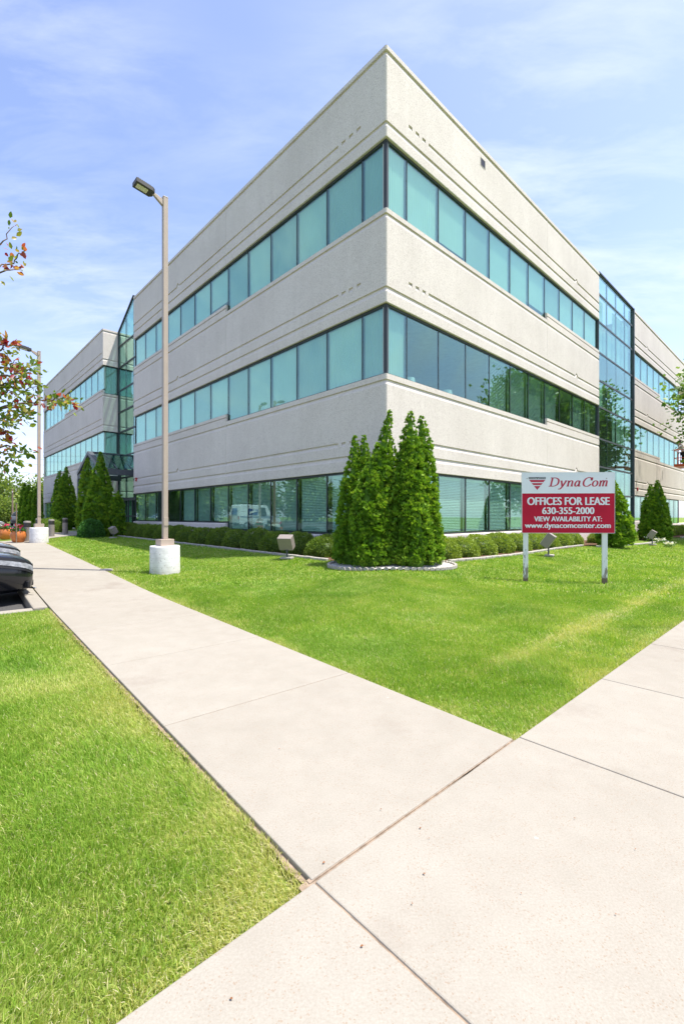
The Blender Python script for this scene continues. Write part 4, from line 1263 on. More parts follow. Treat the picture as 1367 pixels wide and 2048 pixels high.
thuja('arborvitae', 'arborvitae with a tall bent tip rising against the building corner, bulging in front', 0.66, 10.28, [(0.05, 0, 3.46, 0.42, 0.38, 0.78), (-0.10, -0.12, 2.35, 0.42, 0.10, 0.55), (0.0, -0.22, 1.25, 0.40, 0, 0.5)], 2, group=GC)
thuja('arborvitae', 'full arborvitae with a pointed top, right of the bent tipped one in the corner clump', 1.50, 10.26, [(0, 0, 3.42, 0.43, 0.04, 0.62), (-0.12, -0.14, 2.40, 0.34, 0, 0.5), (0.10, -0.24, 1.5, 0.40, 0, 0.5)], 3, group=GC)
thuja('arborvitae', 'slim arborvitae with a blunt top at the right edge of the corner clump', 1.86, 10.55, [(0, 0, 3.38, 0.38, -0.02, 0.55), (0.10, -0.06, 1.9, 0.34, 0, 0.5), (0.05, -0.2, 1.0, 0.36, 0, 0.5)], 4, group=GC)
thuja('arborvitae', 'short arborvitae half hidden behind the corner clump', 1.12, 10.85, [(0, 0, 2.95, 0.34, 0.05, 0.6)], 5, 0.8, group=GC)

GE = 'arborvitae beside the entrance'
thuja('arborvitae', 'tall conical arborvitae standing in front of the glass entrance canopy', -12.3, 23.2, [(0, 0, 4.22, 0.86, 0.0, 0.80)], 6, 0.45, 0.12, GE)
thuja('arborvitae', 'slender pointed arborvitae left of the tall conical one before the canopy', -14.1, 25.2, [(0, 0, 4.15, 0.50, 0.02, 0.62)], 7, 0.5, 0.12, GE)
thuja('arborvitae', 'low crooked arborvitae between the conical one and the entrance doors', -11.45, 23.1, [(0, 0, 2.25, 0.40, 0.12, 0.5)], 8, 0.5, 0.11, GE)
thuja('arborvitae', 'broad twin topped arborvitae in front of the left wing', -19.65, 32.2, [(0.15, 0, 4.4, 0.78, 0.0, 0.72), (-0.38, 0.1, 4.15, 0.52, 0.0, 0.6)], 9, 0.45, 0.12, GE)
GF = 'dark arborvitae at the far end of the left wing'
for k, (px, py, ph, pr_) in enumerate(((49, 1050, 3.95, 0.42), (57, 1050, 3.8, 0.50), (66, 1050, 3.5, 0.42), (75, 1050, 3.75, 0.40))):
    D = 41.5 - 0.6 * k
    thuja('arborvitae', ('leftmost', 'second from left', 'third from left', 'rightmost')[k] + ' of the narrow dark arborvitae at the far end of the left wing',
          (px - 683.5) / F_PX * D, D, [(0, 0, ph, pr_, 0.0, 0.55)], 20 + k, 0.35, 0.15, GF)
GR = 'arborvitae by the right facade'
thuja('arborvitae', 'broad conical arborvitae partly hidden behind the right edge of the lease sign', 10.62, 17.7, [(0, 0, 2.55, 0.66, -0.05, 0.72)], 11, 0.7, 0.10, GR)
thuja('arborvitae', 'dark conical arborvitae with two tips beyond the glass curtain wall', 15.70, 22.8, [(0.05, 0, 2.95, 0.66, 0.05, 0.75), (-0.25, 0, 2.75, 0.5, 0, 0.75)], 12, 0.6, 0.11, GR)

# clipped hedge bushes --------------------------------------------------------
def bush_arrays(seed, rx, ry, h, n, leaf, tmean):
    g_ = np.random.default_rng(seed)
    d = norm(g_.standard_normal((n, 3))); d[:, 2] = np.abs(d[:, 2]) * 1.0 - 0.12
    p = 2.35
    k = (np.abs(d[:, 0]) ** p + np.abs(d[:, 1]) ** p + np.abs(d[:, 2]) ** p) ** (-1 / p)
    q = d * k[:, None]
    lump = fbm(q * 2.6 + seed * 3.1, 2)
    rr = (0.84 + 0.28 * lump) * (1 - 0.12 * g_.random(n))
    pos = q * rr[:, None] * np.array([rx, ry, h * 0.94])
    pos[:, 2] = np.maximum(pos[:, 2] + 0.05, 0.015)
    out = norm(q + np.array([0, 0, 0.25]) + 0.75 * g_.standard_normal((n, 3)))
    ax, ay, az = frame(out, g_.random(n) * 6.28)
    sc = leaf * (0.65 + 0.7 * g_.random(n))
    v, f, s, t = scatter(LEAF_V, LEAF_F, pos, ax, ay, az, sc)
    tin = np.clip(tmean + 0.35 * (lump - 0.5) + 0.14 * g_.standard_normal(n) + 0.22 * np.clip(q[:, 2] - 0.55, 0, 1), 0, 1)  # upper leaves get a lighter tint, a highlight painted into the colour
    # core
    nz, ns = 9, 16
    th = np.linspace(0, 2 * np.pi, ns, endpoint=False); zz = np.linspace(-0.02, 1.0, nz)
    Z, H_ = np.meshgrid(zz, th, indexing='ij')
    r_ = np.clip(1 - np.abs(Z) ** p, 0, 1) ** (1 / p) * 0.80
    e = (np.abs(np.cos(H_)) ** p + np.abs(np.sin(H_)) ** p) ** (-1 / p)
    vc = np.stack([rx * r_ * e * np.cos(H_), ry * r_ * e * np.sin(H_), h * 0.80 * Z], -1).reshape(-1, 3)
    i = np.arange((nz - 1) * ns); j = np.where((i + 1) % ns == 0, i + 1 - ns, i + 1)
    f2 = np.stack([i, j, j + ns, i + ns], 1)
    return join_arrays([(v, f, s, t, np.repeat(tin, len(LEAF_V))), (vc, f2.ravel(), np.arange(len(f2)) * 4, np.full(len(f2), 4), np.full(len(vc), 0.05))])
ORD = ['nearest', 'second', 'third', 'fourth', 'fifth', 'sixth', 'seventh', 'eighth', 'ninth', 'tenth', 'eleventh', 'twelfth', 'thirteenth', 'fourteenth', 'fifteenth', 'sixteenth', 'seventeenth', 'eighteenth']
protos = {}
def bush(key, fac, u, q, label, group, rz=0.0, sc=(1, 1, 1), seed=0, rx=0.53, ry=0.54, h=0.62, n=5200, leaf=0.042, tm=0.42, mat='hedge', name='hedge_bush'):
    p = fac.p(u, q, 0)
    z = tz(p[0], p[1]) - 0.01
    if key not in protos:
        v, f, s, t, a = bush_arrays(seed, rx, ry, h, n, leaf, tm)
        o = raw_mesh(name, v, f, s, t, M[mat], {'tint': a})
        protos[key] = o
    else:
        o = protos[key].copy(); COL.objects.link(o)
    o.location = (p[0], p[1], z)
    ang = math.atan2(fac.d[1], fac.d[0])
    o.rotation_euler = (0, 0, ang + rz); o.scale = sc
    return tag(o, label, 'hedge bush', group)
uLs = [1.36, 2.45, 3.60, 4.72, 5.92, 7.20, 8.50, 9.75, 11.0, 12.2, 13.35, 14.5, 15.65, 16.8, 17.9]
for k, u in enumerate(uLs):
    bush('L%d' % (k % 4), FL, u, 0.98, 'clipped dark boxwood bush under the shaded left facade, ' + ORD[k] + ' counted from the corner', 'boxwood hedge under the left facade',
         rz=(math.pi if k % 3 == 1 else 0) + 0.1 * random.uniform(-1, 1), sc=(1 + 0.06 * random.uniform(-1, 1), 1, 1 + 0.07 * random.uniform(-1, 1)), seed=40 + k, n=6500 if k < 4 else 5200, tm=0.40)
uRs = [1.0, 1.95, 2.95, 4.05, 5.2, 6.4, 7.6, 8.75, 9.85]
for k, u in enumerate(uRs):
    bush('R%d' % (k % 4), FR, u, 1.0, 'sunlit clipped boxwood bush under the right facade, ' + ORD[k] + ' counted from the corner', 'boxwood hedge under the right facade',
         rz=(math.pi if k % 3 == 2 else 0) + 0.1 * random.uniform(-1, 1), sc=(0.98 + 0.06 * random.uniform(-1, 1), 1, 0.90 + 0.07 * random.uniform(-1, 1)), seed=60 + k, n=6500, tm=0.74)  # leaf tint raised so the sunlit look is partly in the colour
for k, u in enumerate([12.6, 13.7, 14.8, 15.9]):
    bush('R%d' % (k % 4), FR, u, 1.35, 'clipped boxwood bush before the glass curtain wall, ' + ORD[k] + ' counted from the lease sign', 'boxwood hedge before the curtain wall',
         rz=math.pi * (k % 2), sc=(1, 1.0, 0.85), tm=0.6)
for k, u in enumerate([2.4, 3.6, 4.8, 6.0, 7.2]):
    bush('R%d' % (k % 4), FB, u, 1.1, 'low boxwood bush under the far right block, ' + ORD[k] + ' counted from the curtain wall', 'boxwood hedge under the far right block', rz=math.pi * (k % 2), sc=(1.05, 1, 0.9))
bush('Y', FL, 16.2, 3.0, 'rounded bright green yew bush at the foot of the entrance arborvitae', None, seed=80, rx=0.62, ry=0.55, h=0.86, n=4200, leaf=0.07, tm=0.55, mat='bush', name='yew_bush')
for k, (u, q, sx, sz_) in enumerate(((24.2, 4.4, 1.25, 1.25), (25.6, 4.3, 1.3, 1.35), (27.0, 3.9, 1.3, 1.3), (28.5, 3.7, 1.3, 1.25), (30.2, 3.6, 1.3, 1.2), (32.0, 3.4, 1.4, 1.2))):
    bush('L%d' % (k % 4), FL, u, q - 1.2, 'loosely clipped hedge bush in front of the left wing, ' + ORD[k] + ' counted from the entrance', 'hedge in front of the left wing', rz=0.4 * k, sc=(sx, 1.2, sz_))

# ------------------------------------------------------------------ lamp posts
def lamp_post(name, label, x, y, z_pole, yaw, group, base_r=0.325, base_h=0.62):
    z = tz(x, y) - 0.02
    t = thing(name, label, 'lamp post', (x, y, z), 0, group)
    mb = MB(); mb.lathe([(base_r * 1.01, -0.1), (base_r * 1.01, 0.05), (base_r, 0.2), (base_r * 0.995, base_h - 0.03), (base_r * 0.985, base_h - 0.012), (base_r * 0.95, base_h)], 48)
    o = mb.build('concrete_base', M['castbase'], t, world_verts=False, smooth=True)
    ca, sa = math.cos(yaw), math.sin(yaw)
    mb = MB(); mb.box((0, 0, base_h + 0.075), (0.31, 0.31, 0.15), rz=yaw); mb.build('base_cover', M['pole'], t, world_verts=False, bevel=0.008)
    H = z_pole - z
    mb = MB(); mb.box((0, 0, (base_h + 0.15 + H) / 2), (0.108, 0.108, H - base_h - 0.15), rz=yaw)
    mb.box((0, 0, H + 0.01), (0.116, 0.116, 0.02), rz=yaw)
    mb.box((0.06 * math.cos(yaw + math.pi / 2), 0.06 * math.sin(yaw + math.pi / 2), base_h + 0.55), (0.11, 0.012, 0.2), rz=yaw)
    mb.build('pole', M['pole'], t, world_verts=False, bevel=0.008)
    # arm and flat head along direction yaw
    def L(d, s_, zz): return (d * ca - s_ * sa, d * sa + s_ * ca, H + zz)
    mb = MB()
    P = [L(0.06, -0.035, -0.20), L(0.30, -0.03, -0.03), L(0.30, 0.03, -0.03), L(0.06, 0.035, -0.20), L(0.06, -0.035, -0.06), L(0.30, -0.03, 0.02), L(0.30, 0.03, 0.02), L(0.06, 0.035, -0.06)]
    mb.box8(P); mb.build('arm', M['pole'], t, world_verts=False, bevel=0.006)
    mb = MB()
    W = 0.135
    P = [L(0.26, -0.08, -0.045), L(0.32, -W, -0.05), L(0.67, -W, 0.0), L(0.67, W, 0.0), L(0.32, W, -0.05), L(0.26, 0.08, -0.045)]
    Q = [(a, b, c + 0.085) for a, b, c in P]
    n = 6
    mb.add(P + Q, [list(range(n))[::-1], list(range(n, 2 * n))] + [[k, (k + 1) % n, n + (k + 1) % n, n + k] for k in range(n)])
    for k in range(7):
        d = 0.36 + k * 0.042
        zz = -0.05 + (d - 0.32) * 0.14 + 0.085
        mb.box8([L(d, -W * 0.8, zz - 0.01), L(d + 0.02, -W * 0.8, zz - 0.01), L(d + 0.02, W * 0.8, zz - 0.01), L(d, W * 0.8, zz - 0.01), L(d, -W * 0.8, zz + 0.03), L(d + 0.02, -W * 0.8, zz + 0.03), L(d + 0.02, W * 0.8, zz + 0.03), L(d, W * 0.8, zz + 0.03)])
    hd = mb.build('lamp_head', M['headgrey'], t, world_verts=False)
    mb = MB()
    def zl(d): return -0.05 + (d - 0.32) * 0.14
    mb.box8([L(0.40, -0.07, zl(0.40) - 0.008), L(0.63, -0.07, zl(0.63) - 0.008), L(0.63, 0.07, zl(0.63) - 0.008), L(0.40, 0.07, zl(0.40) - 0.008),
             L(0.40, -0.07, zl(0.40) + 0.004), L(0.63, -0.07, zl(0.63) + 0.004), L(0.63, 0.07, zl(0.63) + 0.004), L(0.40, 0.07, zl(0.40) + 0.004)])
    lo = mb.build('lens', M['lens'], t, world_verts=False); lo.parent = hd
    return t
YL = math.atan2(NL[1], NL[0])
lamp_post('lamp_post', 'tall square lamp post on a round white concrete base in the lawn by the walk', -4.05, 10.42, 8.62, YL, 'car park lamp posts')
lamp_post('lamp_post', 'farther lamp post on a white concrete base beside the orange planters', -12.15, 18.26, 7.95, YL, 'car park lamp posts')
lamp_post('lamp_post', 'car park lamp post seen reflected in a second floor window', -17.4, 20.4, 9.0, YL + math.pi / 2, 'car park lamp posts', base_h=0.7)

# ------------------------------------------------------------------ lease sign
SGL, SGR = V(3.635, 9.20), V(5.455, 9.12)
sd_ = (SGR - SGL); SW_ = float(np.linalg.norm(sd_)); sd_ /= SW_
sn_ = V(sd_[1], -sd_[0])            # towards the camera
s_yaw = math.atan2(sd_[1], sd_[0])
sc_ = (SGL + SGR) / 2
sz0, sz1 = 1.0, 2.215
sgn = thing('lease_sign', 'white and crimson lease sign board on two white wooden posts in the lawn', 'sign', (sc_[0], sc_[1], tz(*sc_)), s_yaw)
SB = tz(*sc_)
def sg(x, y, z): return (x, y, z - SB)      # local: x along the board from its centre, -y towards the camera
SH = sz1 - sz0
split = sz0 + SH * 0.655
def lbox(mb, x0, x1, y0, y1, z0, z1): mb.box8([sg(x0, y0, z0), sg(x1, y0, z0), sg(x1, y1, z0), sg(x0, y1, z0), sg(x0, y0, z1), sg(x1, y0, z1), sg(x1, y1, z1), sg(x0, y1, z1)])
hw = SW_ / 2
mb = MB(); lbox(mb, -hw, hw, -0.010, 0.010, split, sz1); mb.build('top_panel', M['signwhite'], sgn, world_verts=False)
mb = MB(); lbox(mb, -hw, hw, -0.010, 0.010, sz0, split - 0.001); mb.build('lower_panel', M['red'], sgn, world_verts=False)
mb = MB()
for (a, b, c, d) in ((-hw - 0.006, -hw, sz0 - 0.006, sz1 + 0.006), (hw, hw + 0.006, sz0 - 0.006, sz1 + 0.006)): lbox(mb, a, b, -0.012, 0.012, c, d)
lbox(mb, -hw, hw, -0.012, 0.012, sz1, sz1 + 0.006); lbox(mb, -hw, hw, -0.012, 0.012, sz0 - 0.006, sz0)
mb.build('edge_trim', M['signwhite'], sgn, world_verts=False)
def post_mat():
    m = NT('peeling_white_post'); o = m.coord()
    n = m.noise(m.coord((9, 9, 2.2)), 2.0, 5, 0.7)
    z = m.n('ShaderNodeSeparateXYZ', {'Vector': m.n('ShaderNodeTexCoord').outputs['Object']}).outputs[2]
    low = m.n('ShaderNodeMapRange', {'Value': m.math('ADD', z, m.math('MULTIPLY', n, 0.10)), 'From Min': 0.16, 'From Max': 0.13}).outputs[0]
    peel = m.ramp(m.math('SUBTRACT', n, m.math('MULTIPLY', z, 0.30)), [(0.40, (0, 0, 0)), (0.46, (1, 1, 1))])
    c = m.mix(m.math('MAXIMUM', low, m.math('MULTIPLY', peel, 0.8)), (0.74, 0.75, 0.74), (0.16, 0.12, 0.085))
    m.bsdf(c, 0.7, 0.25); return m.m
M['post'] = post_mat()
for x in (-hw + 0.075 + 0.02, hw - 0.16):
    w = sc_ + x * sd_
    mb = MB()
    mb.box((x, 0.062, (sz1 - 0.02 + tz(*w) - 0.35) / 2 - SB), (0.096, 0.092, sz1 - 0.02 - (tz(*w) - 0.35)), rz=-0.35)
    mb.build('post', M['post'], sgn, world_verts=False, bevel=0.006)
mb = MB()
for x in (-hw + 0.095, hw - 0.16):
    for z in (sz0 + 0.12, sz1 - 0.12): mb.tube([sg(x, -0.010, z), sg(x, -0.017, z)], 0.011, 8)
mb.build('bolt', M['stone'], sgn, world_verts=False)

def text_mesh(name, txt, width, height, cx, zc, mat, bold=0.0):
    cu = bpy.data.curves.new(name, 'FONT'); cu.body = txt; cu.size = 1.0; cu.resolution_u = 6
    ob = bpy.data.objects.new(name, cu); COL.objects.link(ob)
    dg = bpy.context.evaluated_depsgraph_get()
    me = bpy.data.meshes.new_from_object(ob.evaluated_get(dg))
    bpy.data.objects.remove(ob)
    c = np.zeros(len(me.vertices) * 3); me.vertices.foreach_get('co', c); c = c.reshape(-1, 3)
    fs = [list(p.vertices) for p in me.polygons]
    bpy.data.meshes.remove(me)
    lo, hi = c.min(0), c.max(0)
    b = bold * height
    x = (c[:, 0] - lo[0]) / (hi[0] - lo[0]) * (width - 2 * b) + cx - width / 2 + b
    z = (c[:, 1] - lo[1]) / (hi[1] - lo[1]) * height + zc - height / 2
    mb = MB()
    for k, dx_ in enumerate((-b, -b / 2, 0, b / 2, b)):
        mb.add(np.stack([x + dx_, np.full(len(x), -0.0122 - 0.0003 * k), z - SB], 1), fs)
    return mb.build(name, mat, sgn, world_verts=False)
def fx(f): return -hw + f * SW_
def fz(f): return sz1 - f * SH
def px_line(txt, x0, x1, y0, y1, mat, bold):    # pixel box measured inside the 1201 x 790 board crop
    a, b = (x0 - 90) / 1200, (x1 - 90) / 1200
    t, u = (y0 - 65) / 790, (y1 - 65) / 790
    return text_mesh('lettering', txt, (b - a) * SW_, (u - t) * SH, fx((a + b) / 2), fz((t + u) / 2), mat, bold)
px_line('OFFICES FOR LEASE', 156, 1226, 388, 490, M['signwhite'], 0.052)
px_line('630-355-2000', 350, 1028, 520, 608, M['signwhite'], 0.052)
px_line('VIEW AVAILABILITY AT:', 246, 1126, 640, 704, M['signwhite'], 0.050)
px_line('www.dynacomcenter.com', 124, 1240, 722, 812, M['signwhite'], 0.040)

# italic serif wordmark drawn with a broad nib, and the striped triangle emblem
def nib_strokes(strokes, name, mat, ox, oz, sx_, slant=0.24):
    mb = MB()
    for pts, closed in strokes:
        # catmull-rom sampling
        P = [V(*p[:2]) for p in pts]; Wd = [p[2] if len(p) > 2 else None for p in pts]
        S_ = []
        n = len(P)
        if n == 2:
            S_ = [P[0] + (P[1] - P[0]) * k / 4 for k in range(5)]
        else:
            rngk = range(n) if closed else range(n - 1)
            for i in rngk:
                p0, p1 = P[(i - 1) % n] if (closed or i > 0) else P[0], P[i]
                p2 = P[(i + 1) % n]; p3 = P[(i + 2) % n] if (closed or i + 2 < n) else P[-1]
                for k in range(7):
                    t = k / 7
                    S_.append(0.5 * ((2 * p1) + (-p0 + p2) * t + (2 * p0 - 5 * p1 + 4 * p2 - p3) * t ** 2 + (-p0 + 3 * p1 - 3 * p2 + p3) * t ** 3))
            if not closed: S_.append(P[-1])
        m_ = len(S_); L_, R_ = [], []
        for i in range(m_):
            a = S_[(i - 1) % m_] if (closed or i > 0) else S_[0]; b = S_[(i + 1) % m_] if (closed or i < m_ - 1) else S_[-1]
            d = b - a; d = d / max(1e-6, np.linalg.norm(d))
            wv = 0.038 + 0.060 * abs(d[1]) ** 1.5
            nrm = V(-d[1], d[0])
            L_.append(S_[i] + nrm * wv); R_.append(S_[i] - nrm * wv)
        vs = []
        for q in L_ + R_: vs.append(((q[0] + slant * q[1]) * sx_ + ox, -0.0125, q[1] * sx_ + oz - SB))
        fs = [[i, (i + 1) % m_, m_ + (i + 1) % m_, m_ + i] for i in range(m_ if closed else m_ - 1)]
        mb.add(vs, fs)
    o = mb.build(name, mat, sgn, world_verts=False)
    return o
def circ(cx, cy, rx, ry, a0, a1, n=10): return [(cx + rx * math.cos(math.radians(a0 + (a1 - a0) * k / n)), cy + ry * math.sin(math.radians(a0 + (a1 - a0) * k / n))) for k in range(n + 1)]
LET = []
def sh(strokes, dx_): return [([(x + dx_, y) for x, y in p], c) for p, c in strokes]
D_ = [([(0.22, 0.0), (0.22, 1.0)], False), ([(0.0, 0.03), (0.5, 0.03)], False), ([(0.0, 0.97), (0.5, 0.97)], False), ([(0.3, 0.97), (0.62, 0.95), (0.92, 0.78), (1.0, 0.5), (0.92, 0.22), (0.62, 0.05), (0.3, 0.03)], False)]
y_ = [([(0.12, 0.62), (0.34, 0.02)], False), ([(0.66, 0.64), (0.36, 0.0), (0.16, -0.27), (-0.06, -0.30)], False), ([(0.0, 0.62), (0.24, 0.62)], False), ([(0.50, 0.64), (0.76, 0.64)], False)]
n_ = [([(0.14, 0.0), (0.14, 0.64)], False), ([(0.0, 0.62), (0.14, 0.62)], False), ([(0.0, 0.03), (0.28, 0.03)], False), ([(0.14, 0.42), (0.28, 0.60), (0.45, 0.64), (0.56, 0.52), (0.56, 0.02)], False), ([(0.44, 0.03), (0.72, 0.03)], False)]
a_ = [([(0.48, 0.44), (0.38, 0.62), (0.2, 0.60), (0.06, 0.36), (0.08, 0.10), (0.22, 0.02), (0.40, 0.14), (0.50, 0.34)], False), ([(0.50, 0.64), (0.50, 0.08), (0.60, 0.03), (0.70, 0.06)], False)]
C_ = [([(0.90, 0.70), (0.80, 0.92), (0.54, 1.0), (0.22, 0.84), (0.06, 0.5), (0.16, 0.14), (0.44, 0.0), (0.72, 0.06), (0.92, 0.26)], False), ([(0.92, 0.66), (0.92, 1.0)], False)]
o_ = [(circ(0.32, 0.32, 0.27, 0.31, 0, 330, 11), True)]
m_s = [([(0.14, 0.0), (0.14, 0.64)], False), ([(0.0, 0.62), (0.14, 0.62)], False), ([(0.0, 0.03), (0.26, 0.03)], False), ([(0.14, 0.42), (0.26, 0.60), (0.40, 0.64), (0.48, 0.52), (0.48, 0.02)], False), ([(0.38, 0.03), (0.58, 0.03)], False), ([(0.48, 0.42), (0.60, 0.60), (0.74, 0.64), (0.83, 0.52), (0.83, 0.02)], False), ([(0.73, 0.03), (0.98, 0.03)], False)]
adv = 0.0
for gl_, w in ((D_, 1.18), (y_, 0.82), (n_, 0.86), (a_, 0.90), (C_, 1.06), (o_, 0.76), (m_s, 1.0)):
    LET += sh(gl_, adv); adv += w
tot_w = (1215 - 428) / 1200 * SW_
s_h = (248 - 132) / 790 * SH
x_scale = s_h
# fit the width: scale advance
fit = (tot_w - 0.24 * s_h) / (adv * s_h)
LET = [([(x * fit, y) for x, y in p], c) for p, c in LET]
nib_strokes(LET, 'wordmark', M['signred'], fx((428 - 90) / 1200) + 0.012, fz((247 - 65) / 790), s_h)
def em(px, py): return (fx((px - 90) / 1200), -0.0125, fz((py - 65) / 790) - SB)
mb = MB()
xl, xr, yt, yb, xm = 172, 400, 118, 292, 287
def edge_x(y, s): return xm + s * (xr - xl) / 2 * (yb - y) / (yb - 150)
for (y0, y1) in ((160, 190), (202, 228), (240, 292)):
    if y1 < yb: mb.add([em(edge_x(y0, -1), y0), em(edge_x(y0, 1), y0), em(edge_x(y1, 1), y1), em(edge_x(y1, -1), y1)], [[3, 2, 1, 0]])
    else: mb.add([em(edge_x(y0, -1), y0), em(edge_x(y0, 1), y0), em(xm, yb)], [[2, 1, 0]])
mb.build('emblem_stripes', M['signred'], sgn, world_verts=False)
mb = MB()
for (x0, x1, y0, y1) in ((xl + 3, xr - 3, 124, 130), (xl + 3, xr - 3, 144, 150), (xl + 3, xl + 8, 130, 144), (xr - 8, xr - 3, 130, 144), (xl + 10, xm - 22, 134, 140), (xm + 22, xr - 10, 134, 140), (xm - 22, xm + 22, 130, 134), (xm - 6, xm + 8, 138, 144)):
    mb.add([em(x0, y0), em(x1, y0), em(x1, y1), em(x0, y1)], [[3, 2, 1, 0]])
mb.build('emblem_bars', M['black'], sgn, world_verts=False)

# ------------------------------------------------------------------ flood lights in the lawn
def flood(label, x, y, yaw, tilt, sz=(0.40, 0.24, 0.34), lift=0.38, slab_=True):
    z = tz(x, y)
    t = thing('flood_light', label, 'flood light', (x, y, z), yaw, 'flood lights aimed at the building')
    mb = MB()
    Mx = Matrix.Rotation(tilt, 3, 'X')
    mb.box((0, 0, lift), sz, M=Mx); mb.build('housing', M['flood'], t, world_verts=False, bevel=0.012)
    mb = MB(); mb.tube([(0.02, 0, -0.05), (0.02, 0, lift - 0.06)], 0.022, 10)
    mb.box((0.02, 0, lift - sz[2] * 0.42), (0.09, 0.05, 0.10)); mb.build('stem', M['steel'], t, world_verts=False)
    c = Mx @ Vector((0, sz[1] / 2 + 0.004, 0))
    mb = MB(); mb.box((c[0], c[1], lift + c[2]), (sz[0] - 0.05, 0.006, sz[2] - 0.05), M=Mx); mb.build('lens', M['lens'], t, world_verts=False)
    if slab_:
        mb = MB(); mb.box((0.03, -0.02, 0.02), (0.30, 0.24, 0.05)); mb.build('base_slab', M['stone'], t, world_verts=False, bevel=0.008)
    return t
aL = math.atan2(-NL[1], -NL[0]) - math.pi / 2
aR = math.atan2(-NR[1], -NR[0]) - math.pi / 2
p = L_ = None
flood('taupe box flood light on a stake before the left hedge', -1.45, 11.85, aL + 0.55, math.radians(28), (0.38, 0.22, 0.36), 0.42)
flood('taupe flood light beside the entrance arborvitae', -10.65, 21.2, aL + 0.2, math.radians(30), (0.34, 0.22, 0.32), 0.36)
flood('grey flood light seen between the posts of the lease sign', 6.05, 13.35, aR + 0.25, math.radians(35), (0.32, 0.24, 0.42), 0.46)
flood('taupe flood light in the bed by the dark twin tipped arborvitae', 13.35, 19.6, aR + 0.1, math.radians(32), (0.27, 0.22, 0.34), 0.46)

# ------------------------------------------------------------------ bollard lights and planters
def bollard(label, x, y, h=0.98, r=0.13):
    t = thing('bollard', label, 'bollard', (x, y, tz(x, y)), 0, 'bollard lights by the entrance path')
    mb = MB(); mb.lathe([(r, -0.05), (r, h - 0.25)], 28); mb.build('body', M['bollard'], t, world_verts=False, smooth=True)
    mb = MB(); mb.lathe([(r * 0.93, h - 0.25), (r * 0.93, h - 0.07)], 28)
    for k in range(3): mb.lathe([(r * 1.0, h - 0.225 + 0.05 * k), (r * 1.0, h - 0.205 + 0.05 * k)], 28)
    mb.build('louvre', M['headgrey'], t, world_verts=False, smooth=True)
    mb = MB(); mb.lathe([(r * 1.02, h - 0.07), (r * 1.02, h - 0.03), (r * 0.9, h), (r * 0.4, h + 0.012)], 28); mb.build('cap', M['bollard'], t, world_verts=False, smooth=True)
    mb = MB(); mb.lathe([(r * 1.35, -0.05), (r * 1.35, 0.02)], 28); mb.build('footing', M['stone'], t, world_verts=False)
for lab, x, y, h in (('taupe bollard light directly right of the orange planters', -12.96, 18.75, 0.83), ('bollard light just right of the far lamp post base', -14.24, 22.32, 0.84), ('bollard light nearest the round yew bush', -15.35, 25.25, 0.88), ('bollard light mostly hidden behind the far lamp post', -16.4, 24.6, 0.88)):
    bollard(lab, x, y, h)
def planter(label, x, y, seed, h=0.46, r=0.27):
    g_ = np.random.default_rng(seed)
    z = tz(x, y)
    t = thing('planter', label, 'planter', (x, y, z), 0, 'orange planters at the end of the walk')
    mb = MB(); mb.lathe([(r * 0.62, 0), (r * 0.82, h * 0.14), (r * 1.0, h * 0.45), (r * 1.02, h * 0.65), (r * 0.92, h * 0.88), (r * 0.86, h * 0.94), (r * 0.90, h), (r * 0.82, h), (r * 0.80, h * 0.9)], 40)
    mb.build('pot', M['terracotta'], t, world_verts=False, smooth=True)
    mb = MB(); mb.lathe([(r * 0.80, h * 0.86), (r * 0.80, h * 0.92)], 24); mb.build('soil', M['soil'], t, world_verts=False)
    def leaves(name, n, mat, tin0, tin1, spread, zz0, zz1, size, tmpl=(LEAF_V, LEAF_F)):
        a = g_.random(n) * 6.28; rr = np.sqrt(g_.random(n)) * spread
        pos = np.stack([rr * np.cos(a), rr * np.sin(a), zz0 + g_.random(n) * (zz1 - zz0)], 1)
        gd = norm(pos * np.array([1, 1, 0]) + np.array([0, 0, 0.25]) + 0.3 * g_.standard_normal((n, 3)))
        ax, ay, az = frame(gd, g_.random(n) * 6.28)
        v, f, s, tt_ = scatter(*tmpl, pos, ax, ay, az, size * (0.6 + 0.7 * g_.random(n)))
        raw_mesh(name, v + np.array([x, y, z]), f, s, tt_, mat, {'tint': np.repeat(tin0 + (tin1 - tin0) * g_.random(n), len(tmpl[0]))}, parent=t)
    leaves('leaves', 260, M['bush'], 0.4, 1.0, r * 0.9, h * 0.9, h + 0.10, 0.085)
    leaves('purple_flowers', 70, M['flower'], 0.0, 0.38, r * 0.95, h + 0.02, h + 0.13, 0.045)
    leaves('red_flowers', 16, M['flower'], 0.5, 0.95, r * 0.4, h + 0.08, h + 0.24, 0.05)
    leaves('canna_leaves', 7, M['flower'], 0.55, 0.75, r * 0.2, h, h + 0.10, 0.27)
planter('orange glazed planter with red and purple flowers, the nearer one beside the bollard', -12.92, 18.18, 1)
planter('orange glazed planter with pink and purple flowers at the left end of the walk', -14.6, 19.75, 2)

# utility cover, thin sign pole
t = tag((lambda mb: (mb.lathe([(0.14, -0.05), (0.14, 0.012), (0.125, 0.02), (0.05, 0.026)], 24, c=(-5.5, 10.62, tz(-5.5, 10.62) - 0.005)), mb.build('valve_cover', M['stone'], smooth=True))[1])(MB()), 'small round pale valve cover at the edge of the walk', 'valve cover')
zz = tz(-13.0, 18.0)
t = thing('sign_pole', 'thin bare metal pole standing in front of the nearer orange planter', 'pole', (-12.80, 17.9, zz))
mb = MB(); mb.tube([(0, 0, -0.1), (0, 0, 1.55)], 0.02, 8); mb.build('shaft', M['post_wood'], t, world_verts=False)
mb = MB(); mb.lathe([(0.03, 1.55), (0.03, 1.57)], 8); mb.build('cap', M['steel'], t, world_verts=False)

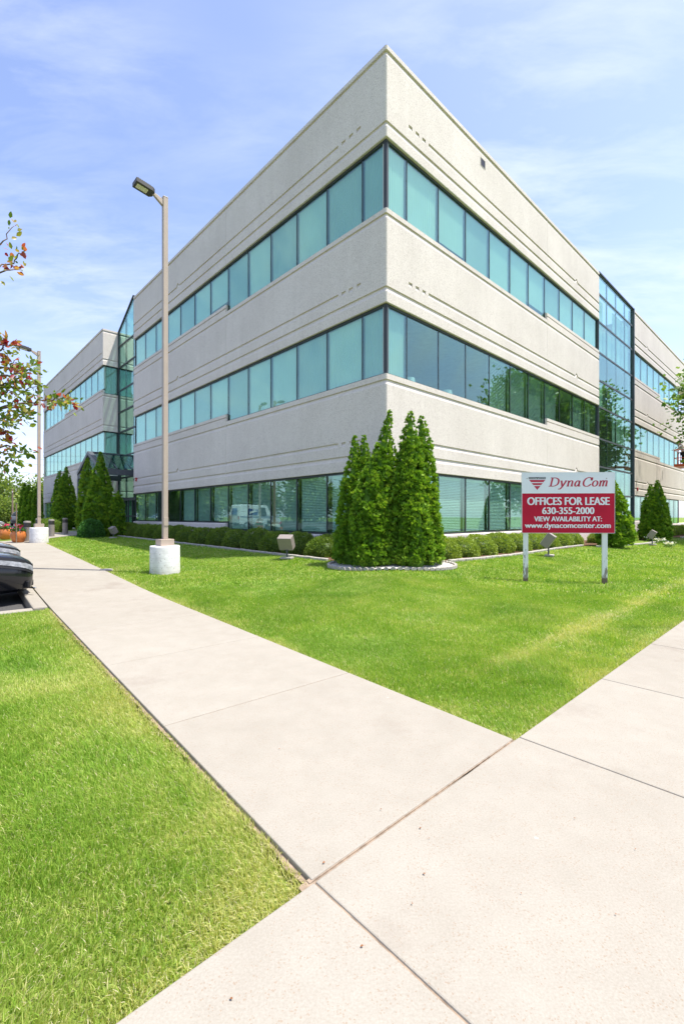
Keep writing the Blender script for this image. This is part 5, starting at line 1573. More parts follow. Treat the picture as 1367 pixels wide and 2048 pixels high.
# ------------------------------------------------------------------ cars
def car_parts(paint, kind='sedan'):
    L_, Wd = (4.75, 1.84) if kind == 'sedan' else (4.7, 1.88)
    if kind == 'sedan':
        xs = [2.37, 2.34, 2.24, 2.05, 1.75, 1.3, 0.95, 0.55, 0.0, -0.6, -1.2, -1.55, -1.9, -2.15, -2.30, -2.36]
        zt = [0.60, 0.66, 0.72, 0.775, 0.83, 0.89, 0.925, 0.935, 0.94, 0.955, 0.98, 1.0, 1.01, 1.01, 0.99, 0.90]
        hwid = [0.56, 0.66, 0.76, 0.84, 0.89, 0.91, 0.92, 0.92, 0.92, 0.92, 0.92, 0.915, 0.89, 0.84, 0.76, 0.68]
        zb = [0.30, 0.24, 0.20, 0.19, 0.19, 0.19, 0.19, 0.19, 0.19, 0.19, 0.19, 0.19, 0.22, 0.26, 0.30, 0.36]
        gx_ = [0.95, 0.55, 0.15, -0.25, -0.7, -1.15, -1.5, -1.78]
        gz_ = [0.93, 1.18, 1.38, 1.43, 1.44, 1.38, 1.22, 1.01]
    else:
        xs = [2.35, 2.32, 2.22, 2.05, 1.75, 1.3, 0.95, 0.55, 0.0, -0.6, -1.2, -1.7, -2.0, -2.2, -2.30, -2.35]
        zt = [0.78, 0.86, 0.93, 0.98, 1.02, 1.05, 1.07, 1.08, 1.08, 1.09, 1.10, 1.10, 1.10, 1.09, 1.05, 0.92]
        hwid = [0.60, 0.70, 0.80, 0.87, 0.92, 0.94, 0.94, 0.94, 0.94, 0.94, 0.94, 0.935, 0.92, 0.88, 0.82, 0.76]
        zb = [0.36, 0.30, 0.26, 0.25, 0.25, 0.25, 0.25, 0.25, 0.25, 0.25, 0.25, 0.25, 0.27, 0.30, 0.34, 0.40]
        gx_ = [0.95, 0.55, 0.2, -0.25, -0.8, -1.4, -1.9, -2.2]
        gz_ = [1.07, 1.38, 1.60, 1.67, 1.68, 1.66, 1.58, 1.10]
    body = MB(); rows = []
    for x, z1, w, z0 in zip(xs, zt, hwid, zb):
        h = z1 - z0
        half = [(0, z0), (w * 0.80, z0), (w * 0.93, z0 + h * 0.10), (w * 0.985, z0 + h * 0.30), (w, z0 + h * 0.52), (w * 0.985, z0 + h * 0.70), (w * 0.955, z0 + h * 0.84), (w * 0.90, z1 - 0.02), (w * 0.82, z1), (w * 0.45, z1 + 0.022), (0, z1 + 0.03)]
        ring = [(x, -y, z) for y, z in half] + [(x, y, z) for y, z in half[-2:0:-1]]
        rows.append(ring)
    n = len(rows[0])
    body.add([p for r in rows for p in r], [[i * n + k, i * n + (k + 1) % n, (i + 1) * n + (k + 1) % n, (i + 1) * n + k] for i in range(len(rows) - 1) for k in range(n)] + [list(range(n)), [(len(rows) - 1) * n + k for k in range(n)][::-1]])
    wx = [1.42, -1.38]; R = 0.335 if kind == 'sedan' else 0.37
    gh_b, gh_t = MB(), MB(); W0 = hwid[8]
    rows = []
    for i, (x, z) in enumerate(zip(gx_, gz_)):
        zb_ = np.interp(-x, [-a for a in xs], zt) - 0.02
        k = min(1.0, max(0.0, (z - zb_) / 0.45))
        half = [(W0 * 0.885, zb_), (W0 * (0.885 - 0.20 * k), zb_ + (z - zb_) * 0.86), (W0 * (0.80 - 0.25 * k), z - 0.004), (W0 * 0.35, z + 0.012 * k), (0, z + 0.018 * k)]
        rows.append([(x, -y, q) for y, q in half] + [(x, y, q) for y, q in half[-2::-1]])
    n = len(rows[0])
    fs_glass, fs_roof = [], []
    for i in range(len(rows) - 1):
        for k in range(n - 1):
            f = [i * n + k, i * n + k + 1, (i + 1) * n + k + 1, (i + 1) * n + k]
            roof = (k not in (0, n - 2)) and (2 <= i <= 4 + (1 if kind != 'sedan' else 0))
            (fs_roof if roof else fs_glass).append(f)
    gh_b.add([p for r in rows for p in r], fs_glass); gh_t.add([p for r in rows for p in r], fs_roof)
    # pillars and roof rails in body colour
    for s in (0, n - 1):
        for i in range(len(rows) - 1):
            pass
    def pil(i, w=0.05):
        for s in (0, 1):
            a, b = (rows[i][0], rows[i][1]) if s == 0 else (rows[i][n - 1], rows[i][n - 2])
            a = Vector(a); b = Vector(b); o = Vector((0, -0.006 if s == 0 else 0.006, 0))
            gh_t.add([a + o + Vector((w, 0, 0)), a + o - Vector((w, 0, 0)), b + o - Vector((w, 0, 0)), b + o + Vector((w, 0, 0))], [[0, 1, 2, 3]])
    pil(3, 0.035); pil(5, 0.05)
    for s in (0, 1):        # A and C pillars along the glass edge
        for seq in ((0, 1, 2), (5, 6, 7) if kind == 'sedan' else (6, 7)):
            for i in seq[:-1]:
                j = i + 1
                A0, A1 = (rows[i][1], rows[i][2]) if s == 0 else (rows[i][n - 2], rows[i][n - 3])
                B0, B1 = (rows[j][1], rows[j][2]) if s == 0 else (rows[j][n - 2], rows[j][n - 3])
                up = Vector((0, 0, 0.006))
                gh_t.add([Vector(A0) + up, Vector(A1) + up, Vector(B1) + up, Vector(B0) + up], [[0, 1, 2, 3]])
    return dict(body=body, glass=gh_b, roof=gh_t, wx=wx, R=R, xs=xs, zt=zt, hw=hwid, kind=kind, W=Wd)
def make_car(label, paint, kind, loc, rz, group=None, cat='car', name='parked_car'):
    P = car_parts(paint, kind)
    t = thing(name, label, cat, loc, rz, group)
    b = P['body'].build('body', paint, t, world_verts=False, smooth=True)
    P['glass'].build('window', M['glass_car'], t, world_verts=False, smooth=True)
    P['roof'].build('roof', paint, t, world_verts=False, smooth=True)
    mb = MB()
    i = MB(); i.box((-0.3, 0, 0.85 if kind == 'sedan' else 0.95), (2.0, 1.35, 0.5)); i.box((-0.15, 0.36, 1.08), (0.14, 0.42, 0.40)); i.box((-0.15, -0.36, 1.08), (0.14, 0.42, 0.40))
    i.build('seats', M['black'], t, world_verts=False, bevel=0.03)
    W = P['hw'][8]
    k = 1.0 if kind == 'sedan' else 1.22
    for s in (-1, 1):
        for x in P['wx']:
            R = P['R']
            mb = MB(); mb.lathe([(R + 0.055, W * 0.962), (R + 0.055, W * 1.002), (R - 0.02, W * 1.004)][::1], 28, c=(x, 0, R), axis='y')
            # arch
            a = MB()
            vs = []
            for q in range(17):
                ang = math.pi * q / 16
                for rr in (R + 0.0, R + 0.065): vs.append((x + rr * math.cos(ang), s * (W * 1.003), R + rr * math.sin(ang)))
            a.add(vs, [[2 * q, 2 * q + 1, 2 * q + 3, 2 * q + 2] for q in range(16)])
            vs = [(x + (R + 0.06) * math.cos(math.pi * q / 16), s * W * 0.999, R + (R + 0.06) * math.sin(math.pi * q / 16)) for q in range(17)]
            a.add(vs + [(x, s * W * 0.999, 0.19)], [[q, q + 1, 17] for q in range(16)])
            a.build('wheel_arch', M['black'], t, world_verts=False)
            w = MB(); y0, y1 = s * (W - 0.19), s * (W + 0.010)
            pr_ = [(R * 0.60, y0), (R * 0.94, y0), (R, y0 + s * 0.03), (R, y1 - s * 0.03), (R * 0.94, y1), (R * 0.66, y1), (R * 0.64, y1 - s * 0.02), (R * 0.60, y1 - s * 0.02)]
            w.lathe(pr_, 32, c=(x, 0, R), axis='y'); wo_ = w.build('wheel', M['rubber'], t, world_verts=False, smooth=True)
            r_ = MB(); r_.lathe([(R * 0.66, y1 - s * 0.006), (R * 0.62, y1 + s * 0.004), (R * 0.60, y1 - s * 0.03)], 32, c=(x, 0, R), axis='y')
            for q in range(5):
                ang = 2 * math.pi * q / 5
                for o in (-0.10, 0.10):
                    ca_, sa_ = math.cos(ang + o), math.sin(ang + o)
                    p0 = (x + 0.05 * ca_, y1 - s * 0.005, R + 0.05 * sa_); p1 = (x + R * 0.62 * ca_, y1 - s * 0.002, R + R * 0.62 * sa_)
                    r_.tube([p0, p1], [0.022, 0.016], 6)
            r_.lathe([(0.055, y1 - s * 0.03), (0.055, y1 + s * 0.004)], 16, c=(x, 0, R), axis='y')
            ro = r_.build('rim', M['alu'], t, world_verts=False, smooth=True); ro.parent = wo_
    # lights, grille, plates, mirrors, door seams
    def ring_pt(x, f, s, out=0.006):
        w = float(np.interp(-x, [-a for a in P['xs']], P['hw'])); z1 = float(np.interp(-x, [-a for a in P['xs']], P['zt']))
        return w, z1
    for s in (-1, 1):
        hl = MB(); vs = []
        for x in (1.86, 2.0, 2.12, 2.22, 2.30, 2.345):
            w, z1 = ring_pt(x, 0, s)
            zc = z1 - 0.085
            vs += [(x + 0.012, s * (w * 0.985 + 0.010), zc - 0.055 * k), (x + 0.012, s * (w * 0.945 + 0.014), zc + 0.030 * k)]
        hl.add(vs, [[2 * q, 2 * q + 1, 2 * q + 3, 2 * q + 2] for q in range(5)])
        hl.build('headlight', M['lamp_clear'], t, world_verts=False, smooth=True)
        hl = MB(); vs = []
        for x in (1.84, 2.0, 2.12, 2.22, 2.30, 2.348):
            w, z1 = ring_pt(x, 0, s)
            zc = z1 - 0.085
            vs += [(x + 0.011, s * (w * 0.99 + 0.009), zc - 0.10 * k), (x + 0.011, s * (w * 0.94 + 0.011), zc + 0.065 * k)]
        hl.add(vs, [[2 * q, 2 * q + 1, 2 * q + 3, 2 * q + 2] for q in range(5)])
        hl.build('headlight_bezel', M['black'], t, world_verts=False, smooth=True)
        tl = MB(); vs = []
        xe = P['xs'][-1]
        for x in (-1.98, -2.12, -2.22, -2.30, xe + 0.02):
            w, z1 = ring_pt(x, 0, s)
            zc = z1 - 0.13
            vs += [(x - 0.010, s * (w * 0.985 + 0.010), zc - 0.09 * k), (x - 0.010, s * (w * 0.95 + 0.012), zc + 0.06 * k)]
        tl.add(vs, [[2 * q, 2 * q + 1, 2 * q + 3, 2 * q + 2] for q in range(4)])
        tl.build('tail_light', M['lamp_red'], t, world_verts=False, smooth=True)
        m_ = MB(); zt0 = 1.0 if kind == 'sedan' else 1.16
        m_.box((0.62, s * (W + 0.10), zt0), (0.12, 0.20, 0.14)); m_.box((0.66, s * (W - 0.02), zt0 - 0.05), (0.06, 0.16, 0.04))
        m_.build('mirror', paint, t, world_verts=False, bevel=0.03)
        d = MB()
        for x in (0.98, -0.12, -1.12): d.box((x, s * (W * 0.992 + 0.003), 0.60 if kind == 'sedan' else 0.68), (0.010, 0.012, 0.52))
        d.box((-0.07, s * (W * 1.0 + 0.003), 0.33), (2.15, 0.014, 0.05))
        for x in (0.02, -1.02): d.box((x, s * (W * 0.985 + 0.012), 0.80 * (1 if kind == 'sedan' else 1.12)), (0.17, 0.02, 0.025))
        d.build('door_trim', M['black'], t, world_verts=False)
    f = MB()
    xf = P['xs'][0]
    for z0, z1, w in ((0.26 * k, 0.36 * k, 0.50), (0.47 * k, 0.60 * k, 0.42)): f.box((xf - 0.01, 0, (z0 + z1) / 2), (0.05, 2 * w, z1 - z0))
    for s in (-1, 1): f.box((xf - 0.17, s * (0.66), 0.31 * k), (0.06, 0.26, 0.11), rz=-s * 0.75)
    f.build('grille', M['black'], t, world_verts=False, bevel=0.012)
    c = MB(); c.box((xf + 0.012, 0, 0.615 * k), (0.02, 0.80, 0.018))
    for s in (-1, 1): c.box((xf - 0.09, s * 0.62, 0.245 * k), (0.03, 0.34, 0.02), rz=-s * 0.6)
    c.build('chrome_trim', M['chrome'], t, world_verts=False)
    pl = MB(); pl.box((P['xs'][-1] - 0.008, 0, 0.68 * k), (0.012, 0.31, 0.155)); pl.build('number_plate', M['signwhite'], t, world_verts=False)
    bp = MB(); bp.box((P['xs'][-1] + 0.01, 0, 0.42 * k), (0.06, 1.35, 0.14)); bp.build('rear_bumper', M['black'], t, world_verts=False, bevel=0.02)
    return t
def at_tn(t, n, dz): p = from_tn(t, n); return (p[0], p[1], tz(p[0], p[1]) + dz)
HEAD = math.atan2(-NL[1], -NL[0])
GP = 'cars parked along the walk'
fr = V(-5.60, 8.10); hd_ = V(math.cos(HEAD), math.sin(HEAD))
def park(label, paint, kind, front, group, rz=HEAD, name='parked_car', cat='car'):
    hx = V(math.cos(rz), math.sin(rz)); c = front - 2.37 * hx
    return make_car(label, paint, kind, (c[0], c[1], tz(c[0], c[1]) - LOT_DROP), rz, group, cat, name)
ad_ = V(-NL[1], NL[0]) * -1
row = AD
car1 = park('glossy black car nosed up to the kerb at the left edge of the picture', M['paint_black'], 'sedan', fr, GP)
car2 = park('dark grey car parked just beyond the black one by the walk', M['paint_grey'], 'sedan', fr + 2.78 * row + 0.05 * hd_, GP)
for k, (pt, lab, kd) in enumerate(((M['paint_silver'], 'silver car in the row by the walk, reflected in ground floor glass', 'sedan'), (M['paint_blue'], 'dark blue car in the row by the walk, reflected in ground floor glass', 'suv'))):
    park(lab, pt, kd, fr + (5.6 + 2.8 * k) * row - 0.2 * hd_, GP)
# across the aisle, facing away from the building (reflected in the ground floor windows)
GA = 'cars parked across the aisle'
for k, (tt_, pt, lab, kd) in enumerate(((3.0, M['paint_grey'], 'grey car across the aisle, reflected in the left ground floor windows', 'sedan'), (6.0, M['paint_white'], 'white car across the aisle, reflected in the left ground floor windows', 'suv'), (19.5, M['paint_silver'], 'silver car across the aisle beyond the mail van', 'sedan'), (22.5, M['paint_black'], 'black car across the aisle beyond the mail van', 'suv'))):
    f_ = from_tn(T_LOT + tt_, WA + 13.5)
    park(lab, pt, kd, f_, GA)
# far cars seen past the planters
park('dark SUV with red tail lights parked far away by the trees', M['paint_grey'], 'suv', V(-37.6, 54.2), 'cars far off by the trees', rz=math.radians(118), cat='suv')
park('white car at the far left edge behind the planters', M['paint_white'], 'sedan', V(-24.6, 33.2), 'cars far off by the trees', rz=math.radians(40))
park('silver car far away beside the dark SUV', M['paint_silver'], 'sedan', V(-36.4, 57.0), 'cars far off by the trees', rz=math.radians(118))
# street side, seen as glints in the right facade's ground floor windows
for k, (s0, pt, lab, kd) in enumerate(((16.0, M['paint_silver'], 'silver car at the street kerb, reflected in the right ground floor windows', 'sedan'), (23.5, M['paint_white'], 'white SUV at the street kerb, reflected in the right ground floor windows', 'suv'))):
    c = PA + s0 * BD + 5.5 * BN
    make_car(lab, pt, kd, (c[0], c[1], -0.14), math.atan2(BD[1], BD[0]), 'cars at the street kerb')

# mail van ---------------------------------------------------------------------
def mail_van(loc, rz):
    t = thing('mail_van', 'boxy white mail van with a blue eagle emblem, reflected in the left ground floor windows', 'van', loc, rz)
    mb = MB(); rows = []
    prof = [(-2.15, 0.42), (-2.15, 1.2), (-2.02, 2.12), (-1.95, 2.2), (0.55, 2.16), (0.72, 2.05), (1.18, 1.18), (1.95, 0.98), (2.08, 0.86), (2.10, 0.42)]
    for y, sc2 in ((-0.86, 1), (-0.93, 1), (0.93, 1), (0.86, 1)):
        ins = 0.05 if abs(y) > 0.9 else 0.0
        rows.append([(x * (1 - ins * 0.2), y * (0.93 if z > 1.5 else 1.0), z - (ins * 0.4 if z > 1.9 else 0)) for x, z in prof])
    rows = [rows[1], rows[2]]
    n = len(prof)
    mb.add(rows[0] + rows[1], [[k, (k + 1) % n, n + (k + 1) % n, n + k] for k in range(n)] + [list(range(n))[::-1], list(range(n, 2 * n))])
    mb.build('body', M['paint_white'], t, world_verts=False, bevel=0.05)
    def yw(z): return 0.93 * (0.93 if z > 1.5 else 1.0)
    for s in (-1, 1):
        mb = MB(); ys = s * 0.94
        mb.add([(0.02, s * 0.942, 1.18), (0.62, s * 0.942, 1.18), (0.46, s * 0.886, 1.92), (0.02, s * 0.886, 1.92)], [[0, 1, 2, 3]]); mb.build('side_window', M['black'], t, world_verts=False)
        mb = MB(); mb.add([(-1.25, s * 0.938, 1.28), (-0.30, s * 0.938, 1.28), (-0.22, s * 0.886, 1.80), (-1.17, s * 0.886, 1.80)], [[0, 1, 2, 3]])
        o = mb.build('emblem_panel', M['blue'], t, world_verts=False)
        mb = MB(); mb.add([(-1.15, s * 0.943, 1.36), (-0.62, s * 0.925, 1.50), (-0.28, s * 0.915, 1.62), (-0.62, s * 0.905, 1.70), (-1.08, s * 0.92, 1.54)], [[0, 1, 2, 3, 4]])
        e_ = mb.build('emblem_eagle', M['white'], t, world_verts=False)
        for v in e_.data.vertices: v.co.y += s * 0.012
        mb = MB(); mb.box((-0.1, s * 0.942, 1.10), (3.9, 0.012, 0.05)); mb.build('stripe', M['blue'], t, world_verts=False)
        for x in (1.42, -1.35):
            R = 0.33
            w = MB(); y0, y1 = s * 0.72, s * 0.945
            w.lathe([(R * 0.6, y0), (R, y0), (R, y1), (R * 0.62, y1), (R * 0.6, y1 - s * 0.03)], 24, c=(x, 0, R), axis='y'); wo_ = w.build('wheel', M['rubber'], t, world_verts=False, smooth=True)
            r = MB(); r.lathe([(R * 0.62, y1 - s * 0.02), (0.05, y1 - s * 0.005)], 20, c=(x, 0, R), axis='y'); r.build('rim', M['alu'], t, world_verts=False).parent = wo_
        mb = MB(); mb.box((1.05, s * 1.05, 1.45), (0.06, 0.14, 0.22)); mb.tube([(1.0, s * 0.9, 1.3), (1.05, s * 1.02, 1.4)], 0.015, 6); mb.build('mirror', M['black'], t, world_verts=False)
        mb = MB(); mb.box((2.09, s * 0.66, 0.82), (0.04, 0.2, 0.16)); mb.build('headlight', M['lamp_clear'], t, world_verts=False)
        mb = MB(); mb.box((-2.14, s * 0.78, 1.0), (0.04, 0.12, 0.30)); mb.build('tail_light', M['lamp_red'], t, world_verts=False)
    mb = MB(); mb.add([(1.165, -0.78, 1.24), (1.165, 0.78, 1.24), (0.765, 0.74, 1.98), (0.765, -0.74, 1.98)], [[0, 1, 2, 3]]); mb.build('windscreen', M['black'], t, world_verts=False)
    mb = MB(); mb.add([(-2.155, -0.5, 1.3), (-2.155, 0.5, 1.3), (-2.075, 0.5, 1.85), (-2.075, -0.5, 1.85)], [[3, 2, 1, 0]]); mb.build('rear_emblem', M['blue'], t, world_verts=False)
    mb = MB(); mb.box((2.08, 0, 0.52), (0.12, 1.7, 0.16)); mb.box((-2.16, 0, 0.50), (0.12, 1.7, 0.14)); mb.build('bumper', M['black'], t, world_verts=False, bevel=0.02)
mv = V(-27.6, 23.3)
mail_van((mv[0], mv[1], tz(*mv) - LOT_DROP), math.atan2(-0.72, -0.69))

# ------------------------------------------------------------------ broad-leaved trees
def limbs(g_, h, spread, n, first=0.35, r=0.14):
    """trunk and limb polylines (local), list of (pts, radii)"""
    out = [([(0, 0, -0.15), (0.03, 0.02, h * 0.25), (-0.05, 0.04, h * 0.5), (0.02, -0.03, h * 0.78)], [r, r * 0.85, r * 0.6, r * 0.2])]
    for k in range(n):
        t = first + (0.80 - first) * k / max(1, n - 1)
        a = k * 2.4 + g_.random() * 0.8
        L = spread * (0.65 + 0.45 * g_.random()) * (1.15 - 0.6 * abs(t - 0.45))
        z0 = h * t * 0.95
        p1 = (L * 0.4 * math.cos(a), L * 0.4 * math.sin(a), z0 + L * 0.30)
        p2 = (L * 0.9 * math.cos(a + 0.2), L * 0.9 * math.sin(a + 0.2), z0 + L * 0.62)
        out.append(([(0, 0, z0), p1, p2], [r * 0.42 * (1 - t * 0.5), r * 0.25, r * 0.06]))
    return out
def tree(name, label, loc, h, spread, seed, leaf, n_clump, per, mat, group=None, crown_z0=0.28, tmpl=(LEAF_V, LEAF_F), cat='tree', csize=0.16, tm=0.5):
    g_ = np.random.default_rng(seed)
    t = thing(name, label, cat, loc, 0, group)
    lb = limbs(g_, h, spread, 11, crown_z0 + 0.06, r=0.022 * h)
    mb = MB()
    for P, R in lb: mb.tube(P, R, 7)
    mb.build('trunk', M['bark'], t, world_verts=False, smooth=True)
    # clump centres: around limb ends plus through an uneven ellipsoid shell
    cz = h * (crown_z0 + 1) / 2; rz_ = h * (1 - crown_z0) / 2
    d = norm(g_.standard_normal((n_clump, 3)))
    lump = fbm(d * 1.6 + seed * 1.7, 3)
    rad = (0.60 + 0.95 * (lump - 0.28)) * (0.45 + 0.55 * g_.random(n_clump) ** 0.45)
    cc = d * rad[:, None] * np.array([spread, spread, rz_]) + np.array([0, 0, cz])
    csz = csize * spread * (0.55 + 0.8 * g_.random(n_clump))
    idx = np.repeat(np.arange(n_clump), per)
    off = g_.standard_normal((len(idx), 3)) * csz[idx][:, None] * np.array([1, 1, 0.62])
    pos = cc[idx] + off
    gd = norm(norm(off) + 0.5 * d[idx] + np.array([0, 0, 0.1]) + 0.6 * g_.standard_normal((len(idx), 3)))
    ax, ay, az = frame(gd, g_.random(len(idx)) * 6.28)
    v, f, s, tt_ = scatter(*tmpl, pos, ax, ay, az, leaf * (0.6 + 0.75 * g_.random(len(idx))))
    tin = np.clip(tm + 0.5 * (g_.random(n_clump) - 0.5)[idx] + 0.12 * g_.standard_normal(len(idx)), 0, 1)
    o = raw_mesh('crown', v + np.array(loc), f, s, tt_, mat, {'tint': np.repeat(tin, len(tmpl[0]))}, parent=t)
    return t
GT = 'street trees to the right of the building'
tree('shade_tree', 'leafy shade tree whose branches reach in at the right edge of the picture', (22.1, 23.2, tz(22.1, 23.2)), 12.2, 4.3, 101, 0.19, 700, 36, M['leaf'], GT, 0.22, (MAPLE_V, MAPLE_F), csize=0.13, tm=0.55)
tree('shade_tree', 'shade tree beyond the right picture edge, reflected in the second floor windows', (27.4, 28.3, 0.0), 13.2, 3.9, 102, 0.22, 620, 34, M['leaf'], GT, 0.2, (MAPLE_V, MAPLE_F), csize=0.14)
tree('shade_tree', 'low shade tree by the street, reflected in the right ground floor windows', (31.5, 27.0, 0.0), 9.5, 4.4, 103, 0.28, 330, 24, M['leaf'], GT, 0.12, (MAPLE_V, MAPLE_F), csize=0.15)
GH = 'hedgerow trees around the car park'
hr = [(-66, 74, 8.2, 5.2), (-57.5, 76, 9.0, 5.6), (-51, 81, 8.4, 5.4), (-46, 86, 8.0, 5.0), (-62, 66, 6.0, 4.6), (-74, 66, 9.5, 5.6), (-72, 54, 8.8, 5.4), (-70, 44, 9.6, 5.8), (-66, 34, 8.8, 5.4), (-68, 24, 9.5, 5.6), (-63, 14, 8.6, 5.4), (-64, 4, 9.0, 5.6), (-60, -7, 9.2, 5.6), (-40, 92, 8.6, 5.4), (-53.5, 70.5, 4.6, 3.8)]
first = None
WHERE = ['at the left picture edge', 'second from the left picture edge', 'third from the left picture edge', 'just left of the dark arborvitae', 'low in front, at the left picture edge']
hp = []
for k, (x, y, h, sp) in enumerate(hr):
    lab = ('pale hedgerow tree far behind the car park, ' + WHERE[k]) if k < 5 else ('pale green hedgerow tree beyond the car park, reflected in the left ground floor windows' if k not in (13, 14) else ('pale green hedgerow tree showing between the arborvitae and the wing' if k == 13 else 'low bushy tree behind the far parked cars'))
    if k < 3:
        hp.append(tree('hedgerow_tree', lab, (x, y, -0.1), h, sp, 120 + k, 0.55, 240, 20, M['leaf_far'], GH, 0.02, csize=0.17, tm=0.55))
    else:
        src = hp[k % 3]
        o = dup(src, (x, y, -0.1), k * 1.9, lab, GH)
        o.scale = (sp / hr[k % 3][3],) * 2 + (h / hr[k % 3][2],)

# red-leaved crab apple at the left edge -------------------------------------------
g_ = np.random.default_rng(55)
cx0 = (-5.75, 5.3)
ct = thing('crabapple_tree', 'crab apple tree with red and olive leaves reaching in at the left edge', 'tree', (cx0[0], cx0[1], tz(*cx0) - 0.02))
def from_px(px, py, D): return Vector(((px - 683.5) / F_PX * D, D, EYE + (Y_HOR - py) / F_PX * D))
mb = MB()
base = Vector((cx0[0], cx0[1], -0.05))
fork = base + Vector((0.02, 0.0, 1.55))
mb.tube([base + Vector((0, 0, -0.1)), base + Vector((0.03, 0.02, 0.8)), fork], [0.075, 0.062, 0.055], 9)
lpos, ldir = [], []
def branch(pts, r0, leaves, tip=0.16, jit=0.06):
    P = [Vector(p) for p in pts]
    # subdivide
    Q = []
    for i in range(len(P) - 1):
        for k in range(5):
            t = k / 5; a = P[i].lerp(P[i + 1], t)
            Q.append(a + Vector((g_.normal(0, 0.012), g_.normal(0, 0.012), g_.normal(0, 0.012))))
    Q.append(P[-1])
    n = len(Q)
    mb.tube(Q, [r0 * (1 - 0.85 * k / (n - 1)) for k in range(n)], 6)
    for _ in range(int(leaves * 2.0)):
        f = 0.25 + 0.75 * g_.random() ** 0.8
        i = min(n - 2, int(f * (n - 1)))
        d = (Q[i + 1] - Q[i]).normalized()
        side = Vector(g_.standard_normal(3)); side = (side - d * side.dot(d)).normalized()
        p = Q[i] + side * abs(g_.normal(0, jit)) + d * g_.normal(0, 0.03)
        lpos.append(tuple(p)); ldir.append(tuple((side * 1.0 + d * 0.7 + Vector((0, 0, -0.15))).normalized()))
    for _ in range(5):
        p = Q[-1] + Vector(g_.standard_normal(3)) * 0.03
        lpos.append(tuple(p)); ldir.append(tuple(((Q[-1] - Q[-2]).normalized() + Vector(g_.standard_normal(3)) * 0.5).normalized()))
D0 = 5.2
specs = [  # pixel paths of the visible sprays
    ([(-90, 560), (-20, 545), (22, 525), (50, 500)], 26), ([(-60, 520), (0, 490), (28, 452)], 18), ([(-70, 570), (10, 540), (44, 540)], 16),
    ([(-120, 760), (-30, 720), (8, 692), (30, 690)], 30), ([(-100, 740), (0, 700), (15, 682)], 24),
    ([(-120, 800), (-20, 760), (30, 745), (60, 742), (68, 725)], 60), ([(-80, 790), (10, 770), (48, 752), (80, 770)], 44),
    ([(-120, 860), (0, 820), (50, 805), (92, 798), (128, 802), (150, 806)], 86), ([(-80, 830), (10, 812), (40, 830), (58, 826)], 48),
    ([(20, 770), (50, 785), (76, 768)], 26), ([(-90, 860), (-20, 850), (12, 862), (10, 880)], 40), ([(-60, 820), (0, 795), (20, 780), (34, 800)], 40),
    ([(-100, 900), (-10, 895), (22, 912), (36, 926)], 30), ([(-60, 905), (10, 890), (40, 906), (54, 902)], 22), ([(-40, 925), (0, 930), (8, 936)], 16), ([(-60, 850), (0, 840), (26, 850), (30, 840)], 36), ([(-100, 720), (-10, 740), (20, 735), (28, 720)], 34)]
hub = {}
for k, (pp, nl_) in enumerate(specs):
    D = D0 + 0.5 * (g_.random() - 0.5)
    pts = [from_px(x, y, D + 0.15 * g_.standard_normal()) for x, y in pp]
    start = fork + Vector((g_.normal(0, 0.05), g_.normal(0, 0.05), 0.2 + 0.9 * g_.random() * min(1, max(0, (pts[0].z - 2.0)))))
    mid = start.lerp(pts[0], 0.55) + Vector((0, 0, 0.12))
    branch([start, mid] + pts, 0.022, nl_, jit=0.055)
mb.tube([fork, fork + Vector((0.02, 0, 0.9)), fork + Vector((-0.1, 0.1, 2.2))], [0.05, 0.035, 0.01], 7)
for k in range(34):      # the rest of the crown, beyond the frame
    a = g_.random() * 6.28; e = 0.2 + 0.9 * g_.random()
    d = Vector((math.cos(a) * math.cos(e), math.sin(a) * math.cos(e), math.sin(e)))
    if d.x > 0.25: d.x *= -1
    L = 1.2 + 1.0 * g_.random()
    s0 = fork + Vector((0, 0, 1.3 * g_.random()))
    branch([s0, s0 + d * L * 0.5 + Vector((0, 0, 0.1)), s0 + d * L], 0.018, 110, jit=0.20)
mb.build('trunk', M['bark'], ct, smooth=True)
lpos, ldir = np.array(lpos), np.array(ldir)
ax, ay, az = frame(ldir, g_.random(len(ldir)) * 6.28)
v, f, s, tt_ = scatter(LEAF_V * np.array([0.95, 1, 1]), LEAF_F, lpos, ax, ay, az, 0.076 * (0.55 + 0.7 * g_.random(len(lpos))))
tipn = vnoise(lpos * 3.0 + 9)
tin = np.clip(-0.02 + 0.66 * sstep(tipn, 0.34, 0.74) + 0.18 * g_.standard_normal(len(lpos)) + 0.45 * (g_.random(len(lpos)) < 0.24), 0, 1)
raw_mesh('leaves', v, f, s, tt_, M['crab'], {'tint': np.repeat(tin, len(LEAF_V))}, parent=ct)

# ------------------------------------------------------------------ boom lift with a worker at the far right
bp_ = V(23.4, 31.1)
byaw = math.atan2(DR[1], DR[0])
bz = 4.72
lift = thing('boom_lift', 'orange boom lift raised beside the far right windows', 'boom lift', (bp_[0], bp_[1], tz(*bp_)), byaw)
z0 = bz - tz(*bp_)
def lb_(x, y, z): return (x, y, z0 + z)
bk = MB()
bw, bl = 0.40, 0.95        # half depth (from wall), half length along the wall
bk.box(lb_(0, 0, 0.0), (2 * bl, 2 * bw, 0.06))
for x in (-bl, bl): bk.box(lb_(x, 0, 0.06), (0.03, 2 * bw, 0.16))
for y in (-bw, bw): bk.box(lb_(0, y, 0.06), (2 * bl, 0.03, 0.16))
bk.build('platform', M['orange'], lift, world_verts=False)
bk = MB()
for z in (0.55, 1.08):
    bk.tube([lb_(-bl, -bw, z), lb_(bl, -bw, z), lb_(bl, bw, z), lb_(-bl, bw, z), lb_(-bl, -bw, z)], 0.022, 8)
